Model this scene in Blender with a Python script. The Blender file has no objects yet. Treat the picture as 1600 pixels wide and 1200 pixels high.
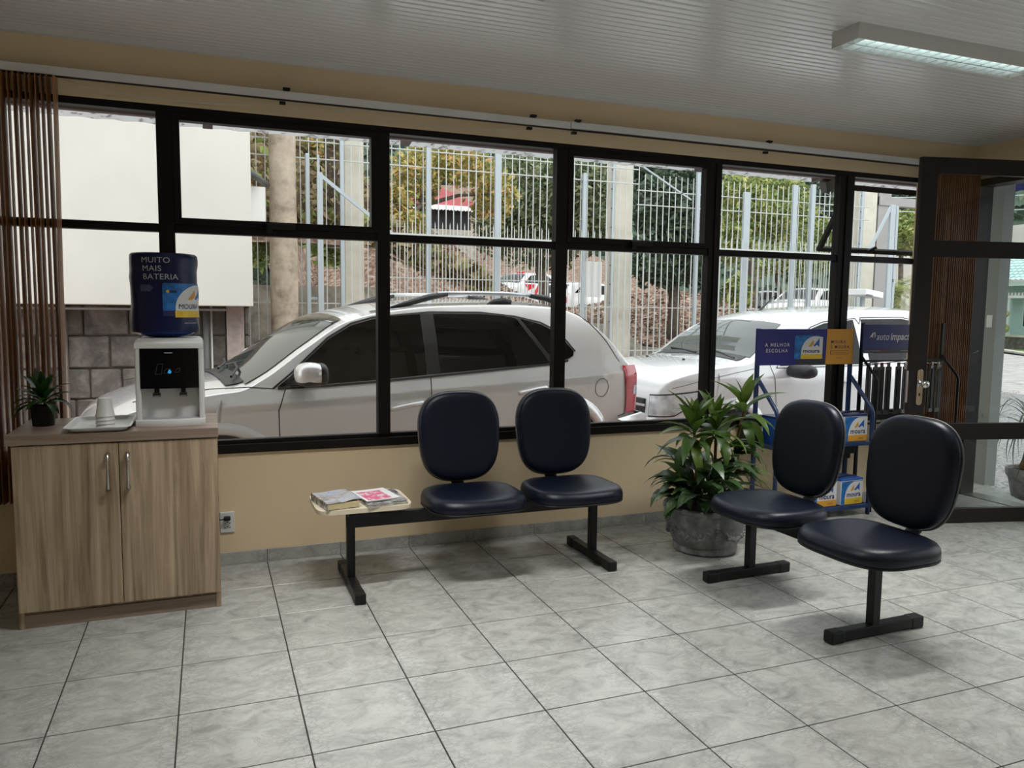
import bpy, bmesh, math, random
from mathutils import Vector, Matrix, noise
random.seed(7)
C = bpy.context.scene.collection
SC = bpy.context.scene
R = math.radians

# ---------------------------------------------------------------- camera
cam_data = bpy.data.cameras.new('camera')
cam_data.sensor_width = 36.0
cam_data.lens = 27.437
cam_data.clip_start = 0.05
cam_data.clip_end = 400
cam = bpy.data.objects.new('camera', cam_data)
C.objects.link(cam)
_r = Vector((0.93232, -0.36144, 0.011614)); _u = Vector((0.023442, 0.092452, 0.995441)); _f = Vector((0.360866, 0.927800, -0.094668))
_m = Matrix((_r, _u, -_f)).transposed().to_4x4()
_m.translation = Vector((0.5273, -3.5952, 1.3984))
cam.matrix_world = _m
SC.camera = cam

# ---------------------------------------------------------------- sky, sun, exposure
SKY = 2.1
world = bpy.data.worlds.new('overcast_sky'); SC.world = world
world.use_nodes = True
wn = world.node_tree.nodes; wl = world.node_tree.links
bg = wn['Background']
bg.inputs['Color'].default_value = (0.93, 0.965, 1.0, 1)
bg.inputs['Strength'].default_value = SKY
sun_d = bpy.data.lights.new('hazy_sun', 'SUN'); sun_d.energy = 1.3; sun_d.angle = R(35); sun_d.color = (1.0, 0.95, 0.86)
sun = bpy.data.objects.new('hazy_sun', sun_d); C.objects.link(sun)
sun.rotation_euler = (R(38), R(14), 0)   # shines from high above the street side behind the building
SC.view_settings.view_transform = 'Standard'
SC.view_settings.look = 'None'
SC.view_settings.gamma = 1.0
SC.view_settings.use_curve_mapping = False
SC.view_settings.exposure = 0.0
LAMP_W = 20.5          # watts of each ceiling lamp

# ---------------------------------------------------------------- materials
def new_mat(name):
    m = bpy.data.materials.new(name); m.use_nodes = True
    n = m.node_tree.nodes; l = m.node_tree.links
    return m, n, l, n['Principled BSDF']
def mat(name, col, rough=0.5, metal=0.0, spec=0.5, coat=0.0, emit=None, estr=0.0, bump=0.0, bscale=40.0, var=0.0, vscale=8.0, aniso=None):
    m, n, l, b = new_mat(name)
    c4 = (*col, 1)
    b.inputs['Base Color'].default_value = c4
    b.inputs['Roughness'].default_value = rough
    b.inputs['Metallic'].default_value = metal
    b.inputs['Specular IOR Level'].default_value = spec
    b.inputs['Coat Weight'].default_value = coat
    b.inputs['Coat Roughness'].default_value = 0.03
    if emit:
        b.inputs['Emission Color'].default_value = (*emit, 1); b.inputs['Emission Strength'].default_value = estr
    tc = None
    if bump or var:
        tc = n.new('ShaderNodeTexCoord')
        mp = n.new('ShaderNodeMapping'); l.new(tc.outputs['Object'], mp.inputs['Vector'])
        if aniso: mp.inputs['Scale'].default_value = aniso
    if bump:
        t = n.new('ShaderNodeTexNoise'); t.inputs['Scale'].default_value = bscale; t.inputs['Detail'].default_value = 5
        l.new(mp.outputs['Vector'], t.inputs['Vector'])
        bp = n.new('ShaderNodeBump'); bp.inputs['Strength'].default_value = bump; bp.inputs['Distance'].default_value = 0.01
        l.new(t.outputs['Fac'], bp.inputs['Height']); l.new(bp.outputs['Normal'], b.inputs['Normal'])
    if var:
        t = n.new('ShaderNodeTexNoise'); t.inputs['Scale'].default_value = vscale; t.inputs['Detail'].default_value = 6
        l.new(mp.outputs['Vector'], t.inputs['Vector'])
        r = n.new('ShaderNodeMapRange'); r.inputs['From Min'].default_value = 0.3; r.inputs['From Max'].default_value = 0.7
        r.inputs['To Min'].default_value = 1 - var; r.inputs['To Max'].default_value = 1 + var * 0.6
        l.new(t.outputs['Fac'], r.inputs['Value'])
        mx = n.new('ShaderNodeVectorMath'); mx.operation = 'SCALE'
        mx.inputs[0].default_value = col; l.new(r.outputs['Result'], mx.inputs['Scale'])
        l.new(mx.outputs['Vector'], b.inputs['Base Color'])
    return m
def ramp(n, stops):
    r = n.new('ShaderNodeValToRGB'); e = r.color_ramp.elements
    while len(e) < len(stops): e.new(0.5)
    for k, (p, c) in enumerate(stops):
        e[k].position = p; e[k].color = (*c, 1)
    return r
def glass_mat(name, tint=(0.97, 0.985, 0.98), ior=1.45, rough=0.0):
    m = bpy.data.materials.new(name); m.use_nodes = True
    n = m.node_tree.nodes; l = m.node_tree.links; n.clear()
    o = n.new('ShaderNodeOutputMaterial'); t = n.new('ShaderNodeBsdfTransparent'); g = n.new('ShaderNodeBsdfGlossy')
    t.inputs['Color'].default_value = (*tint, 1); g.inputs['Roughness'].default_value = rough
    f = n.new('ShaderNodeFresnel'); f.inputs['IOR'].default_value = ior
    x = n.new('ShaderNodeMixShader')
    gm = n.new('ShaderNodeNewGeometry'); iv = n.new('ShaderNodeMath'); iv.operation = 'SUBTRACT'; iv.inputs[0].default_value = 1.0; l.new(gm.outputs['Backfacing'], iv.inputs[1])
    ml = n.new('ShaderNodeMath'); ml.operation = 'MULTIPLY'; l.new(f.outputs['Fac'], ml.inputs[0]); l.new(iv.outputs[0], ml.inputs[1])   # reflect on the outer faces only
    l.new(ml.outputs[0], x.inputs['Fac']); l.new(t.outputs['BSDF'], x.inputs[1]); l.new(g.outputs['BSDF'], x.inputs[2])
    l.new(x.outputs['Shader'], o.inputs['Surface'])
    return m
def leaf_mat(name, stops, rough=0.45, trans=0.25, stripe=None):
    m, n, l, b = new_mat(name)
    g = n.new('ShaderNodeNewGeometry'); oi = n.new('ShaderNodeObjectInfo')
    ad = n.new('ShaderNodeMath'); ad.operation = 'ADD'; l.new(g.outputs['Random Per Island'], ad.inputs[0]); l.new(oi.outputs['Random'], ad.inputs[1])
    fr = n.new('ShaderNodeMath'); fr.operation = 'FRACT'; l.new(ad.outputs[0], fr.inputs[0])
    r = ramp(n, stops); l.new(fr.outputs[0], r.inputs['Fac'])
    out = r.outputs['Color']
    if stripe:
        tc = n.new('ShaderNodeTexCoord'); w = n.new('ShaderNodeTexWave'); w.wave_type = 'BANDS'; w.bands_direction = 'DIAGONAL'
        w.inputs['Scale'].default_value = stripe[0]; w.inputs['Distortion'].default_value = 3
        l.new(tc.outputs['Object'], w.inputs['Vector'])
        mr = n.new('ShaderNodeMapRange'); mr.inputs['From Min'].default_value = 0.55; mr.inputs['From Max'].default_value = 0.9; mr.inputs['To Max'].default_value = stripe[1]
        l.new(w.outputs['Fac'], mr.inputs['Value'])
        mx = n.new('ShaderNodeMix'); mx.data_type = 'RGBA'; mx.inputs['B'].default_value = (*stripe[2], 1)
        l.new(mr.outputs['Result'], mx.inputs['Factor']); l.new(out, mx.inputs['A']); out = mx.outputs['Result']
    l.new(out, b.inputs['Base Color'])
    b.inputs['Roughness'].default_value = rough
    if trans:
        o = n['Material Output']; t = n.new('ShaderNodeBsdfTranslucent'); l.new(out, t.inputs['Color'])
        x = n.new('ShaderNodeMixShader'); x.inputs['Fac'].default_value = trans
        l.new(b.outputs['BSDF'], x.inputs[1]); l.new(t.outputs['BSDF'], x.inputs[2]); l.new(x.outputs['Shader'], o.inputs['Surface'])
    return m
def tile_mat(name):
    m, n, l, b = new_mat(name)
    tc = n.new('ShaderNodeTexCoord'); oi = n.new('ShaderNodeObjectInfo')
    cb = n.new('ShaderNodeVectorMath'); cb.operation = 'SCALE'; cb.inputs[0].default_value = (37.0, 91.0, 13.0); l.new(oi.outputs['Random'], cb.inputs['Scale'])
    ad = n.new('ShaderNodeVectorMath'); ad.operation = 'ADD'; l.new(tc.outputs['Object'], ad.inputs[0]); l.new(cb.outputs['Vector'], ad.inputs[1])
    sc = n.new('ShaderNodeMapping'); sc.inputs['Scale'].default_value = (1.0, 1.35, 1.0); l.new(ad.outputs['Vector'], sc.inputs['Vector'])
    n1 = n.new('ShaderNodeTexNoise'); n1.inputs['Scale'].default_value = 8.5; n1.inputs['Detail'].default_value = 8; n1.inputs['Roughness'].default_value = 0.62; n1.inputs['Distortion'].default_value = 0.8
    l.new(sc.outputs['Vector'], n1.inputs['Vector'])
    r1 = ramp(n, [(0.28, (0.235, 0.238, 0.228)), (0.42, (0.335, 0.34, 0.315)), (0.57, (0.415, 0.42, 0.39)), (0.78, (0.475, 0.48, 0.445))])
    l.new(n1.outputs['Fac'], r1.inputs['Fac'])
    n2 = n.new('ShaderNodeTexNoise'); n2.inputs['Scale'].default_value = 5.0; n2.inputs['Detail'].default_value = 9; n2.inputs['Roughness'].default_value = 0.6; n2.inputs['Distortion'].default_value = 2.4
    l.new(sc.outputs['Vector'], n2.inputs['Vector'])
    s = n.new('ShaderNodeMath'); s.operation = 'SUBTRACT'; s.inputs[1].default_value = 0.5; l.new(n2.outputs['Fac'], s.inputs[0])
    a = n.new('ShaderNodeMath'); a.operation = 'ABSOLUTE'; l.new(s.outputs[0], a.inputs[0])
    mr = n.new('ShaderNodeMapRange'); mr.inputs['From Min'].default_value = 0.0; mr.inputs['From Max'].default_value = 0.013; mr.inputs['To Min'].default_value = 0.5; mr.inputs['To Max'].default_value = 0.0
    l.new(a.outputs[0], mr.inputs['Value'])
    # printed pattern: plainer in the middle of each tile, veined towards two of its edges
    sx_ = n.new('ShaderNodeSeparateXYZ'); l.new(tc.outputs['Object'], sx_.inputs[0])
    dx = n.new('ShaderNodeMath'); dx.operation = 'SUBTRACT'; dx.inputs[1].default_value = 0.2; l.new(sx_.outputs['X'], dx.inputs[0])
    ax = n.new('ShaderNodeMath'); ax.operation = 'ABSOLUTE'; l.new(dx.outputs[0], ax.inputs[0])
    em = n.new('ShaderNodeMapRange'); em.inputs['From Min'].default_value = 0.07; em.inputs['From Max'].default_value = 0.19; em.inputs['To Min'].default_value = 0.10; em.inputs['To Max'].default_value = 1.0; l.new(ax.outputs[0], em.inputs['Value'])
    ds_ = n.new('ShaderNodeVectorMath'); ds_.operation = 'SCALE'; ds_.inputs['Scale'].default_value = 0.10; l.new(n1.outputs['Color'], ds_.inputs[0])
    av = n.new('ShaderNodeVectorMath'); av.operation = 'ADD'; l.new(sc.outputs['Vector'], av.inputs[0]); l.new(ds_.outputs['Vector'], av.inputs[1])
    vo = n.new('ShaderNodeTexVoronoi'); vo.feature = 'DISTANCE_TO_EDGE'; vo.inputs['Scale'].default_value = 26; l.new(av.outputs['Vector'], vo.inputs['Vector'])
    vm = n.new('ShaderNodeMapRange'); vm.inputs['From Min'].default_value = 0.0; vm.inputs['From Max'].default_value = 0.10; vm.inputs['To Min'].default_value = 0.55; vm.inputs['To Max'].default_value = 0.0; l.new(vo.outputs['Distance'], vm.inputs['Value'])
    mm = n.new('ShaderNodeMath'); mm.operation = 'MULTIPLY'; l.new(vm.outputs['Result'], mm.inputs[0]); l.new(em.outputs['Result'], mm.inputs[1])
    sm_ = n.new('ShaderNodeMath'); sm_.operation = 'MAXIMUM'; l.new(mm.outputs[0], sm_.inputs[0])
    m3 = n.new('ShaderNodeMath'); m3.operation = 'MULTIPLY'; m3.inputs[1].default_value = 0.8; l.new(mr.outputs['Result'], m3.inputs[0]); l.new(m3.outputs[0], sm_.inputs[1])
    mx = n.new('ShaderNodeMix'); mx.data_type = 'RGBA'; mx.inputs['B'].default_value = (0.19, 0.192, 0.19, 1)
    l.new(sm_.outputs[0], mx.inputs['Factor']); l.new(r1.outputs['Color'], mx.inputs['A'])
    l.new(mx.outputs['Result'], b.inputs['Base Color'])
    b.inputs['Roughness'].default_value = 0.27; b.inputs['Specular IOR Level'].default_value = 0.55
    nb = n.new('ShaderNodeTexNoise'); nb.inputs['Scale'].default_value = 170; nb.inputs['Detail'].default_value = 3; l.new(tc.outputs['Object'], nb.inputs['Vector'])
    bp = n.new('ShaderNodeBump'); bp.inputs['Strength'].default_value = 0.09; bp.inputs['Distance'].default_value = 0.004
    l.new(nb.outputs['Fac'], bp.inputs['Height']); l.new(bp.outputs['Normal'], b.inputs['Normal'])
    return m
def wood_mat(name, axis='Z', cols=((0.20, 0.155, 0.11), (0.30, 0.245, 0.18), (0.40, 0.335, 0.25)), scale=1.0):
    m, n, l, b = new_mat(name)
    tc = n.new('ShaderNodeTexCoord'); oi = n.new('ShaderNodeObjectInfo')
    cb = n.new('ShaderNodeVectorMath'); cb.operation = 'SCALE'; cb.inputs[0].default_value = (7.0, 5.0, 3.0); l.new(oi.outputs['Random'], cb.inputs['Scale'])
    ad = n.new('ShaderNodeVectorMath'); ad.operation = 'ADD'; l.new(tc.outputs['Object'], ad.inputs[0]); l.new(cb.outputs['Vector'], ad.inputs[1])
    mp = n.new('ShaderNodeMapping'); l.new(ad.outputs['Vector'], mp.inputs['Vector'])
    s = {'X': (0.9, 16, 16), 'Y': (16, 0.9, 16), 'Z': (16, 16, 0.7)}[axis]
    mp.inputs['Scale'].default_value = tuple(v * scale for v in s)
    n1 = n.new('ShaderNodeTexNoise'); n1.inputs['Scale'].default_value = 1.3; n1.inputs['Detail'].default_value = 7; n1.inputs['Roughness'].default_value = 0.65; n1.inputs['Distortion'].default_value = 0.5
    l.new(mp.outputs['Vector'], n1.inputs['Vector'])
    r = ramp(n, [(0.30, cols[0]), (0.5, cols[1]), (0.68, cols[2])]); l.new(n1.outputs['Fac'], r.inputs['Fac'])
    l.new(r.outputs['Color'], b.inputs['Base Color']); b.inputs['Roughness'].default_value = 0.42
    return m
def speckle_mat(name, base, dark, scale=60, thr=0.42, rough=0.9, bump=0.3):
    m, n, l, b = new_mat(name)
    tc = n.new('ShaderNodeTexCoord'); v = n.new('ShaderNodeTexNoise'); v.inputs['Scale'].default_value = scale; v.inputs['Detail'].default_value = 4
    l.new(tc.outputs['Object'], v.inputs['Vector'])
    r = ramp(n, [(thr - 0.05, dark), (thr + 0.05, base)]); l.new(v.outputs['Fac'], r.inputs['Fac']); l.new(r.outputs['Color'], b.inputs['Base Color'])
    b.inputs['Roughness'].default_value = rough
    bp = n.new('ShaderNodeBump'); bp.inputs['Strength'].default_value = bump; l.new(v.outputs['Fac'], bp.inputs['Height']); l.new(bp.outputs['Normal'], b.inputs['Normal'])
    return m
def multi_mat(name, stops, scale=6.0, detail=9, rough=0.9, bump=0.5, dist=0.0, per_obj=False, bdist=0.03):
    m, n, l, b = new_mat(name)
    tc = n.new('ShaderNodeTexCoord'); v = n.new('ShaderNodeTexNoise'); v.inputs['Scale'].default_value = scale; v.inputs['Detail'].default_value = detail
    v.inputs['Roughness'].default_value = 0.65; v.inputs['Distortion'].default_value = dist
    src = tc.outputs['Object']
    if per_obj:
        oi = n.new('ShaderNodeObjectInfo'); cb = n.new('ShaderNodeVectorMath'); cb.operation = 'SCALE'; cb.inputs[0].default_value = (17.0, 51.0, 23.0); l.new(oi.outputs['Random'], cb.inputs['Scale'])
        ad = n.new('ShaderNodeVectorMath'); ad.operation = 'ADD'; l.new(src, ad.inputs[0]); l.new(cb.outputs['Vector'], ad.inputs[1]); src = ad.outputs['Vector']
    l.new(src, v.inputs['Vector'])
    r = ramp(n, stops); l.new(v.outputs['Fac'], r.inputs['Fac']); l.new(r.outputs['Color'], b.inputs['Base Color'])
    b.inputs['Roughness'].default_value = rough
    if bump:
        bp = n.new('ShaderNodeBump'); bp.inputs['Strength'].default_value = bump; bp.inputs['Distance'].default_value = bdist; l.new(v.outputs['Fac'], bp.inputs['Height']); l.new(bp.outputs['Normal'], b.inputs['Normal'])
    return m

M = {}
M['wall'] = mat('wall_paint', (0.78, 0.63, 0.415), 0.75, bump=0.05, bscale=90, var=0.05, vscale=2)
M['ceiling'] = mat('ceiling_pvc', (0.76, 0.76, 0.77), 0.20, spec=0.5)
M['trim'] = mat('white_trim', (0.72, 0.72, 0.71), 0.35)
M['grout'] = mat('floor_grout', (0.055, 0.05, 0.048), 0.95, spec=0.1)
M['tile'] = tile_mat('marbled_tile')
M['frame'] = mat('bronze_frame', (0.007, 0.005, 0.004), 0.5, spec=0.22)
M['doorframe'] = mat('door_bronze', (0.022, 0.017, 0.0155), 0.45, metal=0.2, spec=0.3)
M['glass'] = glass_mat('window_glass')
M['glassdoor'] = glass_mat('door_glass', (0.86, 0.89, 0.88), 1.45)
M['slat'] = wood_mat('blind_wood', 'Z', ((0.17, 0.068, 0.022), (0.28, 0.12, 0.042), (0.40, 0.185, 0.070)))
M['navy'] = mat('navy_vinyl', (0.003, 0.006, 0.0165), 0.38, spec=0.32, bump=0.10, bscale=260)
M['black_steel'] = mat('black_steel', (0.006, 0.006, 0.007), 0.42, spec=0.32)
M['black_plastic'] = mat('black_plastic', (0.007, 0.007, 0.007), 0.5, spec=0.35)
M['edge'] = mat('grey_piping', (0.12, 0.115, 0.11), 0.45)
M['cream'] = mat('cream_laminate', (0.70, 0.62, 0.47), 0.35)
M['cabinet'] = wood_mat('cabinet_wood', 'Z', ((0.18, 0.12, 0.075), (0.38, 0.285, 0.19), (0.54, 0.43, 0.30)), 1.5)
M['cabinet_top'] = wood_mat('cabinet_top_wood', 'X', ((0.19, 0.135, 0.098), (0.28, 0.21, 0.16), (0.36, 0.28, 0.215)))
M['steel'] = mat('brushed_steel', (0.50, 0.49, 0.47), 0.28, metal=1.0)
M['chrome'] = mat('chrome', (0.75, 0.75, 0.75), 0.08, metal=1.0)
M['white_plastic'] = mat('white_plastic', (0.70, 0.71, 0.71), 0.38)
M['grey_plastic'] = mat('grey_plastic', (0.42, 0.43, 0.44), 0.45)
M['dark_grey'] = mat('dark_grey_plastic', (0.10, 0.10, 0.10), 0.5)
M['gloss_black'] = mat('gloss_black', (0.003, 0.003, 0.004), 0.12, spec=0.18)
M['bottle'] = mat('bottle_sleeve', (0.004, 0.008, 0.060), 0.32, spec=0.35, bump=0.12, bscale=18)
M['bottle_plastic'] = mat('bottle_plastic', (0.010, 0.045, 0.26), 0.15, spec=0.5)
M['print_white'] = mat('print_white', (0.72, 0.72, 0.72), 0.5)
M['print_grey'] = mat('print_grey', (0.50, 0.52, 0.56), 0.5)
M['print_dim'] = mat('print_dim', (0.06, 0.08, 0.16), 0.5)
M['print_navy'] = mat('print_navy', (0.012, 0.018, 0.10), 0.5)
M['print_blue'] = mat('print_blue', (0.015, 0.17, 0.52), 0.4, var=0.5, vscale=30)
M['print_royal'] = mat('print_royal', (0.02, 0.11, 0.45), 0.4)
M['print_yellow'] = mat('print_yellow', (0.75, 0.50, 0.03), 0.4)
M['print_orange'] = mat('print_orange', (0.70, 0.33, 0.03), 0.45)
M['print_red'] = mat('print_red', (0.5, 0.05, 0.04), 0.45)
M['sign_blue'] = mat('sign_blue', (0.022, 0.022, 0.20), 0.35)
M['sign_navy'] = mat('sign_navy', (0.020, 0.028, 0.16), 0.35, var=0.5, vscale=4)
M['sign_dark'] = mat('sign_dark', (0.03, 0.03, 0.05), 0.4)
M['rack_blue'] = mat('rack_blue', (0.010, 0.035, 0.12), 0.35)
M['cyan_led'] = mat('cyan_drop', (0.02, 0.25, 0.5), 0.4, emit=(0.05, 0.5, 1.0), estr=0.35)
M['tube'] = mat('lit_tube', (0.9, 0.95, 0.95), 0.4, emit=(0.90, 1.0, 0.98), estr=3.2)
M['reflector'] = mat('lamp_reflector', (0.75, 0.80, 0.80), 0.25, metal=0.6)
M['lamp_body'] = mat('lamp_body', (0.62, 0.62, 0.59), 0.45)
M['car_white'] = mat('car_white', (0.90, 0.875, 0.86), 0.20, metal=0.24, spec=0.5, coat=1.0)
M['car_white2'] = mat('car_white_two', (0.84, 0.84, 0.86), 0.25, metal=0.12, spec=0.5, coat=1.0)
M['car_glass'] = mat('car_dark_glass', (0.004, 0.004, 0.005), 0.03, spec=0.22)
M['car_wind'] = mat('car_windscreen', (0.050, 0.062, 0.058), 0.03, spec=0.8)
M['car_seam'] = mat('car_seam', (0.02, 0.02, 0.02), 0.7)
M['car_trim'] = mat('car_black_trim', (0.018, 0.018, 0.02), 0.45)
M['tail_red'] = mat('tail_red', (0.62, 0.010, 0.03), 0.12, coat=1.0)
M['lamp_clear'] = mat('lamp_clear', (0.72, 0.74, 0.77), 0.12, metal=0.15, coat=1.0, var=0.5, vscale=9)
M['rubber'] = mat('tyre_rubber', (0.015, 0.015, 0.015), 0.85)
M['alloy'] = mat('alloy_rim', (0.45, 0.45, 0.46), 0.3, metal=0.9)
M['rail_silver'] = mat('rail_silver', (0.55, 0.57, 0.60), 0.3, metal=0.7)
M['galv'] = mat('galvanised', (0.42, 0.47, 0.50), 0.5, metal=0.2)
M['fence_white'] = mat('fence_white', (0.52, 0.54, 0.52), 0.55)
M['concrete_col'] = mat('concrete_column', (0.60, 0.565, 0.48), 0.85, bump=0.2, bscale=30, var=0.15, vscale=5)
M['pole'] = multi_mat('pole_concrete', [(0.3, (0.20, 0.16, 0.125)), (0.47, (0.40, 0.33, 0.255)), (0.7, (0.54, 0.46, 0.37))], 5, 10, 0.9, 0.5)
M['ret_wall'] = multi_mat('retaining_concrete', [(0.3, (0.14, 0.13, 0.11)), (0.5, (0.34, 0.31, 0.26)), (0.7, (0.46, 0.42, 0.36))], 4, 10, 0.95, 0.6)
M['stone'] = multi_mat('grey_stone', [(0.3, (0.065, 0.06, 0.055)), (0.5, (0.135, 0.12, 0.11)), (0.68, (0.23, 0.205, 0.18))], 6, 12, 0.9, 0.9, 0.4, True)
M['mortar'] = multi_mat('mortar', [(0.35, (0.10, 0.085, 0.07)), (0.65, (0.21, 0.18, 0.14))], 14, 8, 0.95, 0.5)
M['pilaster'] = multi_mat('pilaster_render', [(0.3, (0.26, 0.215, 0.20)), (0.6, (0.40, 0.34, 0.31))], 7, 9, 0.9, 0.3)
M['white_render'] = mat('white_render', (0.61, 0.585, 0.535), 0.85, bump=0.1, bscale=12, var=0.06, vscale=1.6)
M['white_paint'] = mat('white_paint', (0.75, 0.75, 0.73), 0.6)
M['eave'] = speckle_mat('fibre_cement', (0.90, 0.91, 0.92), (0.35, 0.35, 0.36), 22, 0.40, 0.9, 0.2)
_m = M['eave']; _n = _m.node_tree.nodes; _l = _m.node_tree.links; _p = _n['Principled BSDF']     # translucent fibre sheet
_t = _n.new('ShaderNodeBsdfTranslucent'); _l.new(_p.inputs['Base Color'].links[0].from_socket, _t.inputs['Color'])
_x = _n.new('ShaderNodeMixShader'); _x.inputs['Fac'].default_value = 0.45
_l.new(_p.outputs['BSDF'], _x.inputs[1]); _l.new(_t.outputs['BSDF'], _x.inputs[2]); _l.new(_x.outputs['Shader'], _n['Material Output'].inputs['Surface'])
M['rafter'] = mat('rafter_wood', (0.10, 0.065, 0.06), 0.6)
M['soil'] = multi_mat('leaf_litter', [(0.28, (0.05, 0.034, 0.025)), (0.45, (0.15, 0.085, 0.06)), (0.57, (0.30, 0.20, 0.145)), (0.72, (0.50, 0.43, 0.33))], 7, 14, 1.0, 0.8)
M['paver'] = multi_mat('red_paver', [(0.3, (0.30, 0.17, 0.125)), (0.7, (0.50, 0.31, 0.24))], 3, 8, 0.9, 0.3)
M['asphalt'] = speckle_mat('asphalt', (0.33, 0.32, 0.32), (0.15, 0.15, 0.15), 26, 0.46, 0.95, 0.4)
M['cobble'] = multi_mat('cobble', [(0.3, (0.30, 0.26, 0.25)), (0.5, (0.48, 0.45, 0.44)), (0.7, (0.62, 0.60, 0.60))], 3, 8, 0.85, 0.4, 0, True)
M['kerb'] = mat('kerb_concrete', (0.62, 0.60, 0.54), 0.85, var=0.15, vscale=2)
M['lawn'] = multi_mat('lawn', [(0.3, (0.10, 0.17, 0.035)), (0.7, (0.26, 0.34, 0.12))], 3, 10, 1.0, 0.8)
M['rooftile'] = mat('teal_roof_tile', (0.50, 0.70, 0.66), 0.6, var=0.15, vscale=1)
M['green_wall'] = mat('green_wall', (0.42, 0.60, 0.54), 0.8, var=0.08, vscale=1)
M['green_trim'] = mat('green_trim', (0.55, 0.68, 0.63), 0.6)
M['dark_glass'] = mat('dark_window', (0.02, 0.025, 0.028), 0.1)
M['red_roof'] = mat('red_roof', (0.30, 0.045, 0.05), 0.7, var=0.2, vscale=1)
M['dark_opening'] = mat('dark_opening', (0.03, 0.03, 0.035), 0.9)
M['grey_metal'] = mat('grey_metal', (0.32, 0.31, 0.30), 0.5)
M['blue_awning'] = mat('blue_awning', (0.012, 0.020, 0.17), 0.6)
M['pillar_grey'] = mat('pillar_grey', (0.24, 0.26, 0.25), 0.6)
M['pot'] = multi_mat('pot_grey', [(0.3, (0.10, 0.102, 0.105)), (0.55, (0.23, 0.233, 0.237)), (0.75, (0.42, 0.42, 0.42))], 12, 8, 0.7, 0.3)
M['earth'] = multi_mat('potting_soil', [(0.3, (0.02, 0.014, 0.01)), (0.7, (0.07, 0.05, 0.035))], 60, 6, 1.0, 0.8)
M['leaf_dark'] = leaf_mat('leaf_dark', [(0.0, (0.016, 0.045, 0.012)), (0.5, (0.030, 0.080, 0.018)), (1.0, (0.060, 0.115, 0.030))], 0.35, 0.2, (26, 0.35, (0.15, 0.19, 0.12)))
M['leaf_bright'] = leaf_mat('leaf_bright', [(0.0, (0.035, 0.085, 0.012)), (0.5, (0.075, 0.145, 0.022)), (1.0, (0.13, 0.20, 0.035))], 0.35, 0.3)
M['leaf_small'] = leaf_mat('leaf_small', [(0.0, (0.012, 0.045, 0.008)), (1.0, (0.045, 0.115, 0.02))], 0.35, 0.2)
M['leaf_grass'] = leaf_mat('leaf_grass', [(0.0, (0.06, 0.085, 0.05)), (1.0, (0.14, 0.16, 0.11))], 0.5, 0.2)
M['stem'] = mat('cane_stem', (0.16, 0.085, 0.03), 0.7, var=0.3, vscale=30)
M['tree_dark'] = leaf_mat('tree_dark', [(0.0, (0.02, 0.042, 0.028)), (0.55, (0.055, 0.095, 0.055)), (1.0, (0.15, 0.20, 0.115))], 0.6, 0.2)
M['tree_olive'] = leaf_mat('tree_olive', [(0.0, (0.045, 0.07, 0.035)), (0.5, (0.15, 0.19, 0.085)), (1.0, (0.34, 0.36, 0.20))], 0.6, 0.25)
M['tree_autumn'] = leaf_mat('tree_autumn', [(0.0, (0.14, 0.17, 0.05)), (0.4, (0.36, 0.36, 0.10)), (0.75, (0.60, 0.47, 0.15)), (1.0, (0.66, 0.36, 0.17))], 0.6, 0.25)
M['tree_lime'] = leaf_mat('tree_lime', [(0.0, (0.08, 0.13, 0.04)), (0.5, (0.24, 0.30, 0.085)), (1.0, (0.52, 0.52, 0.20))], 0.6, 0.25)
M['forest'] = leaf_mat('forest', [(0.0, (0.022, 0.042, 0.030)), (0.6, (0.07, 0.105, 0.07)), (1.0, (0.17, 0.21, 0.13))], 0.8, 0.1)
M['litter'] = leaf_mat('dead_leaves', [(0.0, (0.07, 0.038, 0.028)), (0.4, (0.19, 0.105, 0.072)), (0.75, (0.36, 0.25, 0.18)), (1.0, (0.64, 0.55, 0.44))], 0.8, 0.1)
M['dry_grass'] = leaf_mat('dry_grass', [(0.0, (0.09, 0.06, 0.03)), (0.45, (0.24, 0.17, 0.09)), (0.72, (0.46, 0.37, 0.22)), (0.85, (0.20, 0.24, 0.07)), (1.0, (0.32, 0.40, 0.10))], 0.9, 0.2)
M['bark'] = multi_mat('bark', [(0.3, (0.05, 0.04, 0.03)), (0.7, (0.18, 0.14, 0.11))], 9, 9, 0.95, 0.8)
M['paper'] = mat('paper', (0.66, 0.62, 0.50), 0.8)
M['pages'] = mat('cream_pages', (0.55, 0.47, 0.27), 0.85)
M['cover_blue'] = multi_mat('paperback_cover', [(0.30, (0.05, 0.05, 0.06)), (0.42, (0.33, 0.31, 0.30)), (0.55, (0.50, 0.50, 0.52)), (0.68, (0.16, 0.33, 0.62))], 16, 6, 0.3, 0.0, 0.6)
M['cover_pink'] = multi_mat('magazine_pink', [(0.38, (0.75, 0.13, 0.28)), (0.50, (0.75, 0.20, 0.36)), (0.57, (0.80, 0.62, 0.66))], 24, 4, 0.25, 0.0, 0.4)
M['cover_grey'] = multi_mat('magazine_grey', [(0.35, (0.04, 0.04, 0.045)), (0.5, (0.22, 0.22, 0.23)), (0.6, (0.5, 0.5, 0.5))], 30, 4, 0.25, 0.0)
M['cup'] = mat('plastic_cup', (0.72, 0.72, 0.70), 0.35)

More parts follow.
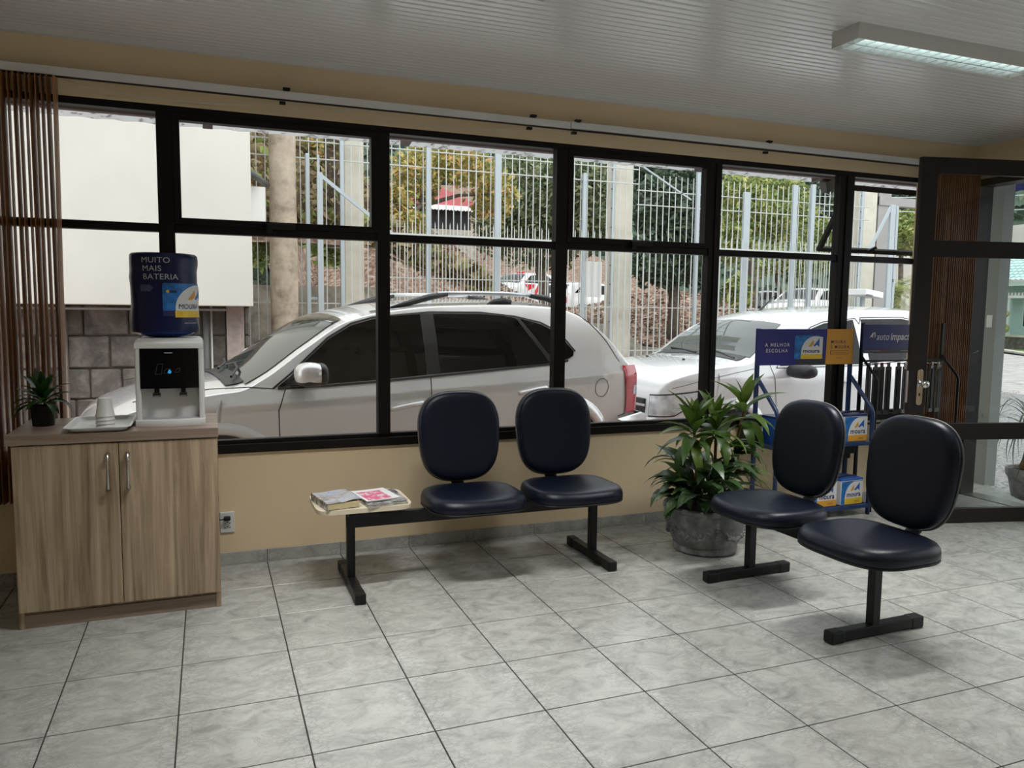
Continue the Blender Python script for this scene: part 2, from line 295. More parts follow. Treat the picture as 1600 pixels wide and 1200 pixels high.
# ---------------------------------------------------------------- mesh helpers
class MB:
    def __init__(s): s.v = []; s.f = []
    def add(s, vs, fs):
        o = len(s.v); s.v += [tuple(v) for v in vs]; s.f += [tuple(i + o for i in f) for f in fs]; return s
    def box(s, x0, x1, y0, y1, z0, z1):
        vs = [(x, y, z) for z in (z0, z1) for y in (y0, y1) for x in (x0, x1)]
        return s.add(vs, [(0, 2, 3, 1), (4, 5, 7, 6), (0, 1, 5, 4), (2, 6, 7, 3), (0, 4, 6, 2), (1, 3, 7, 5)])
    def bar(s, a, b, w, h=None, up=(0, 0, 1)):
        a = Vector(a); b = Vector(b); h = h or w; d = (b - a).normalized(); up = Vector(up)
        if abs(d.dot(up)) > 0.98: up = Vector((0, 1, 0))
        x = d.cross(up).normalized() * w / 2; y = x.cross(d).normalized() * h / 2
        vs = [a - x - y, a + x - y, a + x + y, a - x + y, b - x - y, b + x - y, b + x + y, b - x + y]
        return s.add(vs, [(3, 2, 1, 0), (4, 5, 6, 7), (0, 1, 5, 4), (1, 2, 6, 5), (2, 3, 7, 6), (3, 0, 4, 7)])
    def tube(s, pts, r, n=8, cap=True):
        pts = [Vector(p) for p in pts]; rs = r if isinstance(r, (list, tuple)) else [r] * len(pts)
        o = len(s.v); t0 = None
        for k, p in enumerate(pts):
            d = (pts[min(k + 1, len(pts) - 1)] - pts[max(k - 1, 0)]).normalized()
            if t0 is None:
                t0 = d.orthogonal().normalized()
            t0 = (t0 - d * t0.dot(d)).normalized(); b = d.cross(t0)
            for j in range(n):
                a = 2 * math.pi * j / n
                s.v.append(tuple(p + (t0 * math.cos(a) + b * math.sin(a)) * rs[k]))
        for k in range(len(pts) - 1):
            for j in range(n):
                s.f.append((o + k * n + j, o + k * n + (j + 1) % n, o + (k + 1) * n + (j + 1) % n, o + (k + 1) * n + j))
        if cap:
            s.f.append(tuple(o + j for j in reversed(range(n)))); e = o + (len(pts) - 1) * n; s.f.append(tuple(e + j for j in range(n)))
        return s
    def lathe(s, prof, n=32, c=(0, 0, 0), capb=True, capt=True):
        o = len(s.v)
        for r, z in prof:
            for j in range(n):
                a = 2 * math.pi * j / n; s.v.append((c[0] + r * math.cos(a), c[1] + r * math.sin(a), c[2] + z))
        for k in range(len(prof) - 1):
            for j in range(n):
                s.f.append((o + k * n + j, o + k * n + (j + 1) % n, o + (k + 1) * n + (j + 1) % n, o + (k + 1) * n + j))
        if capb: s.f.append(tuple(o + j for j in reversed(range(n))))
        if capt: e = o + (len(prof) - 1) * n; s.f.append(tuple(e + j for j in range(n)))
        return s
    def grid(s, rows, closed=False):
        o = len(s.v); n = len(rows[0])
        for r in rows: s.v += [tuple(p) for p in r]
        for i in range(len(rows) - 1):
            for j in range(n if closed else n - 1):
                s.f.append((o + i * n + j, o + i * n + (j + 1) % n, o + (i + 1) * n + (j + 1) % n, o + (i + 1) * n + j))
        return s
    def prism(s, pts, y0, y1):          # polygon in x,z pushed along y
        n = len(pts); vs = [(p[0], y0, p[1]) for p in pts] + [(p[0], y1, p[1]) for p in pts]
        return s.add(vs, [tuple(range(n)), tuple(reversed(range(n, 2 * n)))] + [(j, j + n, (j + 1) % n + n, (j + 1) % n) for j in range(n)])
    def mesh(s, name, bevel=0, smooth=False, seg=2, auto=None):
        me = bpy.data.meshes.new(name)
        if bevel:
            bm = bmesh.new(); vs = [bm.verts.new(v) for v in s.v]
            for f in s.f:
                try: bm.faces.new([vs[i] for i in f])
                except ValueError: pass
            bmesh.ops.bevel(bm, geom=list(bm.edges), offset=bevel, segments=seg, affect='EDGES', profile=0.5, clamp_overlap=True)
            bmesh.ops.recalc_face_normals(bm, faces=bm.faces)
            bm.to_mesh(me); bm.free()
        else:
            me.from_pydata(s.v, [], s.f)
            bm = bmesh.new(); bm.from_mesh(me); bmesh.ops.recalc_face_normals(bm, faces=bm.faces); bm.to_mesh(me); bm.free()
        if smooth or auto:
            for p in me.polygons: p.use_smooth = True
            if auto: me.set_sharp_from_angle(angle=R(auto))
        return me
    def build(s, name, m, parent=None, bevel=0, smooth=False, rel=False, auto=None, seg=2):
        if rel and parent is not None:
            o = world_loc(parent); s.v = [(v[0] - o[0], v[1] - o[1], v[2] - o[2]) for v in s.v]
        return obj(name, s.mesh(name, bevel, smooth, seg, auto), m, parent)
def world_loc(p):
    v = Vector((0, 0, 0))
    while p is not None: v += p.location; p = p.parent
    return v
def obj(name, me, m=None, parent=None, loc=None, rz=0.0, mw=None):
    o = bpy.data.objects.new(name, me); C.objects.link(o)
    if m is not None and me is not None:
        if not me.materials: me.materials.append(m)
    if parent is not None: o.parent = parent
    if mw is not None: o.matrix_basis = mw
    elif loc is not None: o.location = loc; o.rotation_euler = (0, 0, rz)
    return o
def tag(o, label, cat, group=None, kind=None):
    o['label'] = label; o['category'] = cat
    if group: o['group'] = group
    if kind: o['kind'] = kind
    return o
def thing(name, label, cat, loc=(0, 0, 0), rz=0.0, group=None):
    o = bpy.data.objects.new(name, None); C.objects.link(o); o.empty_display_size = 0.1
    o.location = loc; o.rotation_euler = (0, 0, rz)
    return tag(o, label, cat, group)
def struct(name, mb=None, m=None, parent=None, loc=(0, 0, 0), **kw):
    if mb is None:
        o = bpy.data.objects.new(name, None); C.objects.link(o); o.location = loc
        if parent: o.parent = parent
    else: o = mb.build(name, m, parent, **kw)
    if parent is None: o['kind'] = 'structure'
    return o
def copy_tree(o, parent=None):
    c = o.copy(); C.objects.link(c)
    if parent is not None: c.parent = parent
    for ch in list(o.children): copy_tree(ch, c)
    return c
def rbox(x0, x1, y0, y1, z0, z1, name, m, parent=None, bevel=0.004, rel=False):
    return MB().box(x0, x1, y0, y1, z0, z1).build(name, m, parent, bevel=bevel, rel=rel)

# 2-D print mapped on a surface: fn(u, v, d) -> point
def plane_map(o, r, u):
    o = Vector(o); r = Vector(r); u = Vector(u); n = r.cross(u).normalized()
    return lambda a, b, d: o + r * a + u * b + n * d
def poly(name, pts, fn, d, m, parent, cuts=0, thick=0.0006):
    bm = bmesh.new(); vs = [bm.verts.new((p[0], p[1], 0)) for p in pts]; bm.faces.new(vs)
    bmesh.ops.triangulate(bm, faces=bm.faces[:])
    if cuts: bmesh.ops.subdivide_edges(bm, edges=bm.edges[:], cuts=cuts, use_grid_fill=True)
    ex = bmesh.ops.extrude_face_region(bm, geom=bm.faces[:])
    for v in ex['geom']:
        if isinstance(v, bmesh.types.BMVert): v.co.z = 1
    for v in bm.verts:
        v.co = fn(v.co.x, v.co.y, d if v.co.z > 0.5 else d - thick)
    bmesh.ops.recalc_face_normals(bm, faces=bm.faces)
    me = bpy.data.meshes.new(name); bm.to_mesh(me); bm.free()
    return obj(name, me, m, parent)
def text(s, size, u, v, fn, d, m, parent, name='lettering', bold=0.0, shear=0.0, sx=1.0, align='LEFT', spacing=1.0, cuts=0):
    cu = bpy.data.curves.new('t', 'FONT'); cu.body = s; cu.size = size; cu.offset = bold; cu.shear = shear; cu.align_x = align
    cu.space_character = spacing; cu.resolution_u = 3
    o = bpy.data.objects.new('t', cu); C.objects.link(o)
    dg = bpy.context.evaluated_depsgraph_get(); dg.update()
    me = bpy.data.meshes.new_from_object(o.evaluated_get(dg)); bpy.data.objects.remove(o); bpy.data.curves.remove(cu)
    for x in me.vertices: x.co = fn(u + x.co.x * sx, v + x.co.y, d)
    me.name = name; me.materials.clear()
    return obj(name, me, m, parent)
def logo(fn, u0, v0, w, h, d, parent, cuts=0, sky=True, txt=True):
    """the maker's print: blue field, white quarter arch, two-tone spikes, lettering, yellow band"""
    P = lambda pts: [(u0 + a * w, v0 + b * h) for a, b in pts]
    if sky: poly('label_field', P([(0, 0.0), (0.7, 0.0), (0.9, 1), (0.05, 1), (0, 0.93)]), fn, d, M['print_blue'], parent, cuts)
    arch = [(0.24, 0.2)] + [(0.24 + 0.50 * (1 - math.cos(a)), 0.30 + 0.66 * math.sin(a)) for a in [k * math.pi / 16 for k in range(9)]] + [(1, 0.92), (1, 0.2)]
    poly('label_arch', P(arch), fn, d + 0.0007, M['print_white'], parent, cuts)
    poly('label_band', P([(0.23, 0), (1, 0), (1, 0.2), (0.23, 0.2)]), fn, d + 0.0009, M['print_yellow'], parent, cuts)
    poly('label_spike', P([(0.48, 0.52), (0.66, 0.80), (0.68, 0.62), (0.58, 0.52)]), fn, d + 0.0014, M['print_orange'], parent, cuts)
    poly('label_spike', P([(0.66, 0.55), (0.88, 0.88), (0.88, 0.50), (0.81, 0.58), (0.76, 0.58), (0.72, 0.52)]), fn, d + 0.0014, M['print_royal'], parent, cuts)
    if txt: text('moura', h * 0.235, u0 + w * 0.29, v0 + h * 0.265, fn, d + 0.0018, M['print_navy'], parent, bold=h * 0.004, sx=0.98 * w / h)
# ================================================================ room shell
W = 0.8174                  # inner face of the window wall
XL, XR, YB, ZC = -1.75, 6.014, -6.6, 2.70
lamp_spots = [(3.275, -0.686), (0.635, -0.675), (0.635, -3.2), (3.275, -3.2), (2.0, -5.2)]  # first two are in view, the last three are added for brightness
for k, (x, y) in enumerate(lamp_spots):
    a = bpy.data.lights.new('lamp_light', 'AREA'); a.shape = 'RECTANGLE'; a.size = 1.1; a.size_y = 0.13; a.energy = LAMP_W; a.color = (1.0, 0.985, 0.965); a.spread = R(92)
    o = bpy.data.objects.new('lamp_light', a); C.objects.link(o); o.location = (x + 0.59, y, ZC - 0.075)
# floor: sub-floor with grout colour, one mesh per visible tile
T = 0.4
fl = struct('floor', MB().box(XL, XR + 0.02, YB, W + 0.12, -0.10, -0.0035), M['grout'])
tm = MB().box(0.0024, T - 0.0024, 0.0024, T - 0.0024, -0.0035, 0.0).mesh('tile', bevel=0.0012, seg=1)
tm.materials.append(M['tile'])
for j in range(-7, 3):
    for i in range(-4, 16):
        if i * T + T > XR + 0.05 or (j == 2): continue
        if j < -2 and i < -1: continue
        obj('tile', tm, None, fl, (i * T, j * T, 0), 0)
strip = MB().box(XL, XR, 0.8018, W + 0.01, -0.0035, 0).build('tile', M['tile'], fl)
MB().box(XL, XR, YB, -7 * T, -0.0035, 0).build('tile_field', M['tile'], fl)
bb = struct('baseboard_front', MB().box(XL, XR, W - 0.004, W + 0.02, 0.0, 0.066), M['grout'])
bm_ = MB().box(0.001, T - 0.001, 0, 0.010, 0.0, 0.068).mesh('tile', bevel=0.0008, seg=1); bm_.materials.append(M['tile'])
for i in range(-4, 15): obj('tile', bm_, None, bb, (i * T, W - 0.012, 0))
bl = struct('baseboard_left', MB().box(XL - 0.02, XL + 0.012, YB, W, 0, 0.068), M['tile'])

# window wall with the long opening; other walls
OX0, OX1, OZ0, OZ1 = -1.35, 5.90, 0.612, 2.405
wf = MB()
wf.box(XL - 0.15, XR + 0.15, W, W + 0.15, -0.2, OZ0); wf.box(XL - 0.15, XR + 0.15, W, W + 0.15, OZ1, ZC + 0.15)
wf.box(XL - 0.15, OX0, W, W + 0.15, OZ0, OZ1); wf.box(OX1, XR + 0.15, W, W + 0.15, OZ0, OZ1)
struct('wall_front', wf, M['wall'])
struct('wall_outer', MB().box(XL - 0.15, XR + 0.15, W + 0.15, W + 0.162, -0.2, OZ0 - 0.01).box(XL - 0.15, XR + 0.15, W + 0.15, W + 0.162, OZ1 + 0.01, ZC), M['white_render'])  # unseen white outer face, added to bounce light onto the car
struct('pillar_window', MB().box(5.452, 5.525, W - 0.012, W + 0.012, OZ0, OZ1), M['wall'])
struct('trim_1', MB().box(OX0, OX1, W - 0.003, W + 0.02, OZ1, OZ1 + 0.018), M['wall'])
wl = MB(); wl.box(XL - 0.15, XL, YB, W, -0.2, ZC + 0.15); struct('wall_left', wl, M['wall'])
wr = MB(); DY0, DY1, DZ = -0.10, 0.735, 2.42
wr.box(XR, XR + 0.15, YB, W, DZ, ZC + 0.15); wr.box(XR, XR + 0.15, DY1 + 0.045, W, -0.2, DZ)
RW = [(-2.55, -0.45), (-5.35, -2.95)]          # shop windows along the door side, out of the photo
wr.box(XR, XR + 0.15, -0.45, DY0, -0.2, DZ); wr.box(XR, XR + 0.15, -2.95, -2.55, -0.2, DZ); wr.box(XR, XR + 0.15, YB, -5.35, -0.2, DZ)
for a, b in RW: wr.box(XR, XR + 0.15, a, b, -0.2, 0.30)
struct('wall_right', wr, M['wall'])
wb = MB(); wb.box(XL - 0.15, XR + 0.15, YB - 0.15, YB, -0.2, ZC + 0.15)
struct('wall_back', wb, M['wall'])
for k, (a, b) in enumerate(RW):
    s = struct('window_%d' % (7 + k), loc=(XR, a, 0.30))
    f = MB(); f.box(XR + 0.03, XR + 0.09, a, b, 0.30, 0.36); f.box(XR + 0.03, XR + 0.09, a, b, DZ - 0.06, DZ)
    for y in (a, (a + b) / 2 - 0.03, b - 0.06): f.box(XR + 0.03, XR + 0.09, y, y + 0.06, 0.36, DZ - 0.06)
    f.build('frame', M['frame'], s, rel=True)
    MB().box(XR + 0.057, XR + 0.063, a + 0.01, b - 0.01, 0.32, DZ - 0.02).build('pane', M['glass'], s, rel=True)
# ceiling: backing and ribbed strips, each strip a piece
ce = struct('ceiling', MB().box(XL, XR, YB, W, ZC + 0.010, ZC + 0.08), M['grout'])
PW = 0.20
prof = []
for k in range(4):                      # four shallow ribs with grooves between
    y0 = k * 0.05
    prof += [(y0 + 0.0005, 0.0055), (y0 + 0.004, 0.0012), (y0 + 0.013, 0.0002), (y0 + 0.037, 0.0002), (y0 + 0.046, 0.0012), (y0 + 0.0495, 0.0055)]
pv = MB(); pv.grid([[(XL, y, z) for y, z in prof], [(XR, y, z) for y, z in prof]])
pm = pv.mesh('panel', smooth=False); pm.materials.append(M['ceiling'])
k = 0
while W - (k + 1) * PW > YB - 0.01:
    obj('panel', pm, None, ce, (0, W - (k + 1) * PW, ZC)); k += 1
cor = MB(); cor.box(XL, XR, W - 0.035, W - 0.0, ZC - 0.028, ZC + 0.004); cor.box(XR - 0.035, XR, YB, W - 0.035, ZC - 0.028, ZC + 0.004); cor.box(XL, XL + 0.035, YB, W - 0.035, ZC - 0.028, ZC + 0.004)
struct('trim_2', cor, M['trim'])

# ---------------------------------------------------------------- the long window, bay by bay
FY0, FY1 = W - 0.004, W + 0.055      # frame depth
ZB, ZT = 0.682, 2.37                 # glass bottom and top
TR0, TR1 = 1.774, 1.815              # transom
# mullion: (left lower, right lower) edges; bays between
mull = [(0.303, 0.378), (1.422, 1.492), (2.516, 2.593), (3.622, 3.711), (4.716, 4.834)]
edges = [OX0 + 0.04] + [e for m_ in mull for e in m_] + [OX1 - 0.01]
w1 = struct('window_1', loc=(0, W, OZ0))
MB().box(OX0, OX1, FY0 - 0.012, FY1, OZ0, ZB - 0.022).box(OX0, OX1, FY0 + 0.012, FY1, ZB - 0.022, ZB).build('sill_rail', M['frame'], w1, rel=True, bevel=0.002)
MB().box(OX0, OX1, FY0, FY1, ZT, OZ1).build('head_rail', M['frame'], w1, rel=True, bevel=0.002)
MB().box(OX0, OX0 + 0.04, FY0, FY1, ZB, ZT).build('jamb', M['frame'], w1, rel=True)
MB().box(OX1 - 0.01, OX1, FY0, FY1, ZB, ZT).build('jamb', M['frame'], w1, rel=True)
bays = [(edges[2 * i], edges[2 * i + 1]) for i in range(6)]
for i, (a, b) in enumerate(bays):
    wn_ = w1 if i == 0 else struct('window_%d' % (i + 1), loc=(a, W, OZ0))
    if i > 0:
        m0, m1 = mull[i - 1]
        MB().box(m0, m1, FY0 - 0.006, FY1, ZB, ZT).build('mullion', M['frame'], wn_, rel=True, bevel=0.002)
        if m1 - m0 > 0.08: MB().box((m0 + m1) / 2 - 0.004, (m0 + m1) / 2 + 0.004, FY0 - 0.012, FY0, ZB, ZT).build('mullion_bead', M['frame'], wn_, rel=True)
    MB().box(a, b, FY0, FY1, TR0, TR1).build('transom', M['frame'], wn_, rel=True, bevel=0.002)
    MB().box(a, b, W + 0.024, W + 0.030, ZB - 0.01, TR0 + 0.01).build('pane', M['glass'], wn_, rel=True)
    if i in (1, 3):            # closed top-hung sash with its latch
        s = MB(); e = 0.034
        s.box(a, a + e, FY0 - 0.010, FY1 - 0.01, TR1, ZT).box(b - e, b, FY0 - 0.010, FY1 - 0.01, TR1, ZT)
        s.box(a + e, b - e, FY0 - 0.010, FY1 - 0.01, TR1, TR1 + e).box(a + e, b - e, FY0 - 0.010, FY1 - 0.01, ZT - e, ZT)
        so = s.build('sash', M['frame'], wn_, rel=True, bevel=0.002)
        c = (a + b) / 2 + 0.0
        h = MB().box(c - 0.075, c + 0.075, FY0 - 0.034, FY0 - 0.010, TR1 - 0.004, TR1 + 0.026).box(c - 0.075, c - 0.045, FY0 - 0.034, FY0 - 0.012, TR1 - 0.024, TR1)
        h.build('latch', M['black_plastic'], so, rel=True, bevel=0.003)
        MB().box(a + e - 0.005, b - e + 0.005, W + 0.024, W + 0.030, TR1 + e - 0.005, ZT - e + 0.005).build('pane', M['glass'], so, rel=True)
    elif i == 5:               # open top-hung sash, swung out over the forecourt
        s = struct('sash', loc=(0, 0, 0), parent=wn_)
        hp = Vector((a, W + 0.045, 2.318)) - Vector(wn_.location)
        s.location = hp; s.rotation_euler = (R(32.5), 0, 0)
        Ls, ww, e = 0.53, b - a, 0.034
        f = MB().box(0, e, -0.015, 0.015, -Ls, 0).box(ww - e, ww, -0.015, 0.015, -Ls, 0).box(e, ww - e, -0.015, 0.015, -e, 0).box(e, ww - e, -0.015, 0.015, -Ls, -Ls + e)
        f.build('sash_frame', M['frame'], s, bevel=0.002)
        MB().box(e - 0.004, ww - e + 0.004, -0.003, 0.003, -Ls + e - 0.004, -e + 0.004).build('pane', M['glass'], s)
        MB().bar((0.475, -0.015, -Ls + 0.02), (0.515, -0.04, -Ls + 0.075), 0.018).build('latch', M['black_plastic'], s)
        MB().box(a, a + 0.012, FY0, FY1, TR1, ZT).box(b - 0.012, b, FY0, FY1, TR1, ZT).build('sash_stop', M['frame'], wn_, rel=True)
    else:
        MB().box(a, b, W + 0.024, W + 0.030, TR1 - 0.01, ZT + 0.01).build('pane', M['glass'], wn_, rel=True)

# ---------------------------------------------------------------- blind rail, blinds
rl = thing('blind_rail', 'long white headrail of the vertical blinds above the front window', 'blind rail', (-1.6, W - 0.09, 2.475))
MB().box(-1.6, 2.572, W - 0.078, W - 0.036, 2.478, 2.518).build('rail', M['trim'], rl, rel=True, bevel=0.003)
MB().box(2.575, 5.98, W - 0.078, W - 0.036, 2.482, 2.522).build('rail', M['trim'], rl, rel=True, bevel=0.003)
MB().box(-1.6, 5.98, W - 0.068, W - 0.046, 2.474, 2.479).build('rail_channel', M['black_plastic'], rl, rel=True)
for x in (0.935, 2.33, 2.62, 4.03):
    MB().box(x - 0.012, x + 0.012, W - 0.081, W, 2.518, 2.530).box(x - 0.018, x + 0.018, W - 0.085, W - 0.06, 2.525, 2.535).build('bracket', M['black_plastic'], rl, rel=True)
    MB().box(x - 0.035, x - 0.005, W - 0.072, W - 0.05, 2.452, 2.466).build('bracket_foot', M['black_plastic'], rl, rel=True)
pts = []
for (xa, xb, sag) in ((-0.1, 0.95, 0.05), (0.95, 1.35, 0.015), (1.35, 2.3, 0.05), (2.3, 2.7, 0.01), (2.7, 4.05, 0.055), (4.05, 5.35, 0.055)):
    for q in range(9): t = q / 8; pts.append((xa + (xb - xa) * t, W - 0.035, 2.472 - sag * 4 * t * (1 - t)))
MB().tube(pts, 0.0014, 5).build('draw_cord', M['trim'], rl, rel=True, smooth=True)
def slat_mesh(h, w=0.085):
    mb = MB()
    rows = []
    for zz in (0, -h):
        rows.append([(0.004 * math.cos(math.pi * (q / 5 - 0.5)) , -w / 2 + w * q / 5, zz) for q in range(6)] + [(0.004 * math.cos(math.pi * (q / 5 - 0.5)) - 0.0028, -w / 2 + w * q / 5, zz) for q in reversed(range(6))])
    mb.grid(rows, closed=True)
    return mb.mesh('slat', smooth=False)
sm = slat_mesh(2.035); sm.materials.append(M['slat'])
vb = thing('vertical_blind', 'brown wooden vertical blind stacked open beside the small potted plant', 'blind', (-0.35, W - 0.0565, 2.47))
for q in range(36):
    x = -0.152 - q * 0.0230 + random.uniform(-0.003, 0.003)
    s = obj('slat', sm, None, vb, (x + 0.35, 0.0, 0.0), R(random.uniform(-5, 5)))
    s.rotation_euler.x = R(random.uniform(-0.15, 0.15))
s = obj('slat', sm, None, vb, (-0.122 + 0.35, -0.01, 0), R(-4)); s.rotation_euler.y = R(0.6)
vb2 = thing('vertical_blind', 'brown vertical blind gathered in the corner, seen through the open glass door', 'blind', (5.72, W - 0.0565, 2.47))
for q in range(22):
    obj('slat', sm, None, vb2, (5.545 + q * 0.0205 - 5.72, 0, 0), R(random.uniform(-4, 4)))

# ---------------------------------------------------------------- ceiling lamps
def ceiling_lamp(x, y, label, shown=True):
    t = thing('ceiling_lamp', label, 'ceiling light', (x, y, ZC), 0, 'fluorescent ceiling lights')
    L, w, h = 1.18, 0.165, 0.07
    b = MB(); b.box(0, L, -w / 2, -w / 2 + 0.004, -h, 0).box(0, L, w / 2 - 0.004, w / 2, -h, 0).box(0, 0.005, -w / 2 + 0.004, w / 2 - 0.004, -h, 0).box(L - 0.005, L, -w / 2 + 0.004, w / 2 - 0.004, -h, 0).box(0.005, L - 0.005, -w / 2 + 0.004, w / 2 - 0.004, -0.008, 0)
    b.build('housing', M['lamp_body'], t)
    if shown:
        for yy in (-0.04, 0.04):
            MB().tube([(0.03, yy, -0.022), (L - 0.03, yy, -0.022)], 0.009, 10).build('tube', M['tube'], t, smooth=True)
        MB().box(0.005, L - 0.005, -0.004, 0.004, -h + 0.004, -0.036).build('louvre_spine', M['reflector'], t)
        bl_ = MB().box(-0.0025, 0.0025, -w / 2 + 0.006, w / 2 - 0.006, -h + 0.004, -0.034).mesh('louvre_blade'); bl_.materials.append(M['reflector'])
        for q in range(17): obj('louvre_blade', bl_, None, t, (0.05 + q * (L - 0.1) / 16, 0, 0))
        rf = MB()
        for sgn in (-1, 1): rf.add([(0.006, sgn * (w / 2 - 0.006), -h + 0.004), (L - 0.006, sgn * (w / 2 - 0.006), -h + 0.004), (L - 0.006, sgn * 0.055, -0.010), (0.006, sgn * 0.055, -0.010)], [(0, 1, 2, 3)])
        rf.build('reflector', M['reflector'], t)
    return t
ceiling_lamp(*lamp_spots[0], 'lit louvred fluorescent ceiling light nearest the glass door')
ceiling_lamp(*lamp_spots[1], 'louvred ceiling light cut off by the top edge, only its end showing')
for q in (2, 3, 4): ceiling_lamp(*lamp_spots[q], 'unseen ceiling light added behind the camera to light the room', False)  # unseen fittings, added to light the room

# ---------------------------------------------------------------- open glass door and its opening
dr = struct('door_1', loc=(4.806, 0.212, 0.0)); dr.rotation_euler = (0, 0, math.atan2(-0.237, 0.972))
DL, DT = 1.235, 0.038
def dbox(n, x0, x1, z0, z1, m='doorframe', y0=0.0, y1=DT, bevel=0.002): return MB().box(x0, x1, y0, y1, z0, z1).build(n, M[m], dr, bevel=bevel)
dbox('stile', 0, 0.115, 0.004, 2.404); dbox('stile', DL - 0.115, DL, 0.004, 2.404)
dbox('rail', 0.115, DL - 0.115, 2.302, 2.404); dbox('rail', 0.115, DL - 0.115, 1.772, 1.878); dbox('rail', 0.115, DL - 0.115, 0.570, 0.680); dbox('rail', 0.115, DL - 0.115, 0.004, 0.100)
for z0, z1 in ((1.878, 2.302), (0.68, 1.772), (0.10, 0.57)): dbox('pane', 0.113, DL - 0.113, z0 - 0.003, z1 + 0.003, 'glassdoor', 0.016, 0.021, 0)
lp = MB(); prof_ = []
for q in range(12):
    a = math.pi * q / 11; prof_.append((0.070 + 0.021 * math.cos(a), 1.02 + 0.021 * math.sin(a)))
for q in range(12):
    a = math.pi + math.pi * q / 11; prof_.append((0.070 + 0.021 * math.cos(a), 0.825 + 0.021 * math.sin(a)))
lpo = lp.prism(prof_, -0.006, 0.0).build('lock_plate', M['chrome'], dr, bevel=0.0015)
kn = MB().lathe([(0.007, 0.0), (0.007, 0.022), (0.022, 0.03), (0.026, 0.042), (0.021, 0.055), (0.008, 0.060)], 24)
kn.v = [(0.078 + v[0], -0.006 - v[2], 0.945 + v[1]) for v in kn.v]; kn.build('door_knob', M['chrome'], lpo, smooth=True)
kh = MB(); kh.box(0.066, 0.074, -0.008, -0.006, 0.866, 0.884); kh.build('keyhole', M['black_plastic'], lpo)
MB().box(-0.004, 0.0, 0.010, 0.030, 0.82, 1.03).build('latch_plate', M['steel'], dr)
d2 = struct('door_2', loc=(XR, DY1, 0))
MB().box(XR - 0.02, XR + 0.12, DY1, DY1 + 0.045, 0, DZ).build('jamb', M['frame'], d2, rel=True)
MB().box(XR - 0.02, XR + 0.12, DY0, DY0 + 0.045, 0, DZ).build('jamb', M['frame'], d2, rel=True)
MB().box(XR - 0.02, XR + 0.12, DY0 + 0.045, DY1, DZ - 0.05, DZ).build('head', M['frame'], d2, rel=True)
MB().box(XR - 0.0, XR + 0.15, DY0 + 0.045, DY1, -0.1, 0.002).build('threshold', M['steel'], d2, rel=True)

# wall socket
so = thing('wall_socket', 'white wall socket plate beside the wooden cabinet with a black plug in it', 'socket', (0.598, W, 0.236))
MB().box(0.56, 0.636, W - 0.010, W, 0.178, 0.294).build('plate', M['white_plastic'], so, rel=True, bevel=0.006)
hs = MB()
for z in (0.232, 0.208):
    for dx in (-0.012, 0, 0.012): hs.box(0.598 + dx - 0.0025, 0.598 + dx + 0.0025, W - 0.0112, W - 0.009, z - 0.0025 + (0.005 if dx == 0 else 0), z + 0.0025 + (0.005 if dx == 0 else 0))
hs.build('socket_hole', M['black_plastic'], so, rel=True)
pc = thing('power_plug', 'black plug and lead in the wall socket, running behind the cabinet', 'plug', (0.597, W - 0.011, 0.262))
MB().box(0.580, 0.614, W - 0.044, W - 0.011, 0.252, 0.272).build('plug_body', M['black_plastic'], pc, rel=True, bevel=0.005)
MB().tube([(0.582, W - 0.035, 0.262), (0.565, W - 0.04, 0.259), (0.545, W - 0.03, 0.268), (0.52, W - 0.012, 0.30)], 0.0035, 6).build('lead', M['black_plastic'], pc, rel=True, smooth=True)

# ================================================================ benches
def pad_mesh(name, a, b, h, ex, topk=None, dish=0.0, front=0.0, nose=0.012, n=56, taper=0.0):
    """upholstered pad: rounded outline lofted from the bottom edge to the crowned top (local z up)"""
    prof = [(0.030, 0.0), (0.008, 0.004), (0.0, h * 0.22), (0.0, h * 0.5), (0.004, h * 0.70), (0.013, h * 0.86), (0.028, h * 0.96), (0.055, h * 1.0), (0.10, h * 1.01), (0.16, h * 1.0)]
    rows = []
    for d, z in prof:
        row = []
        for q in range(n):
            t = 2 * math.pi * q / n; c, s = math.cos(t), math.sin(t)
            x = (a - d) * math.copysign(abs(c) ** (2 / ex), c); y = (b - d) * math.copysign(abs(s) ** (2 / ex), s)
            x *= 1 + taper * min(0.35, y / b)
            zz = z
            if z > h * 0.6:
                rr = (x / a) ** 2 + (y / b) ** 2
                zz -= dish * max(0, 1 - rr)
                zz -= front * max(0, -y / b - 0.35) ** 2
            row.append((x, y, zz))
        rows.append(row)
    mb = MB(); mb.grid(rows, closed=True); k = len(mb.v)
    mb.f.append(tuple(reversed(range(n)))); last = k - n
    mb.v.append((0, 0, h * 1.0 - dish)); mb.f += [(last + j, last + (j + 1) % n, k) for j in range(n)]
    me = mb.mesh(name, smooth=True); return me
def rim_mesh(a, b, ex, r, z, n=56, taper=0.0):
    pts = []
    for q in range(n + 1):
        t = 2 * math.pi * q / n; c, s = math.cos(t), math.sin(t)
        x = a * math.copysign(abs(c) ** (2 / ex), c); y = b * math.copysign(abs(s) ** (2 / ex), s); pts.append((x * (1 + taper * min(0.35, y / b)), y, z))
    return MB().tube(pts, r, 6, cap=False).mesh('piping', smooth=True)
seat_me = pad_mesh('seat', 0.262, 0.232, 0.082, 3.3, dish=0.010, front=0.022)
seat_me.materials.append(M['navy'])
back_me = pad_mesh('backrest', 0.228, 0.244, 0.062, 3.0, dish=0.006, taper=0.06)
back_me.materials.append(M['navy'])
rim_s = rim_mesh(0.258, 0.228, 3.3, 0.005, 0.006); rim_s.materials.append(M['black_plastic'])
rim_b = rim_mesh(0.229, 0.245, 3.0, 0.005, 0.012, taper=0.06); rim_b.materials.append(M['edge'])
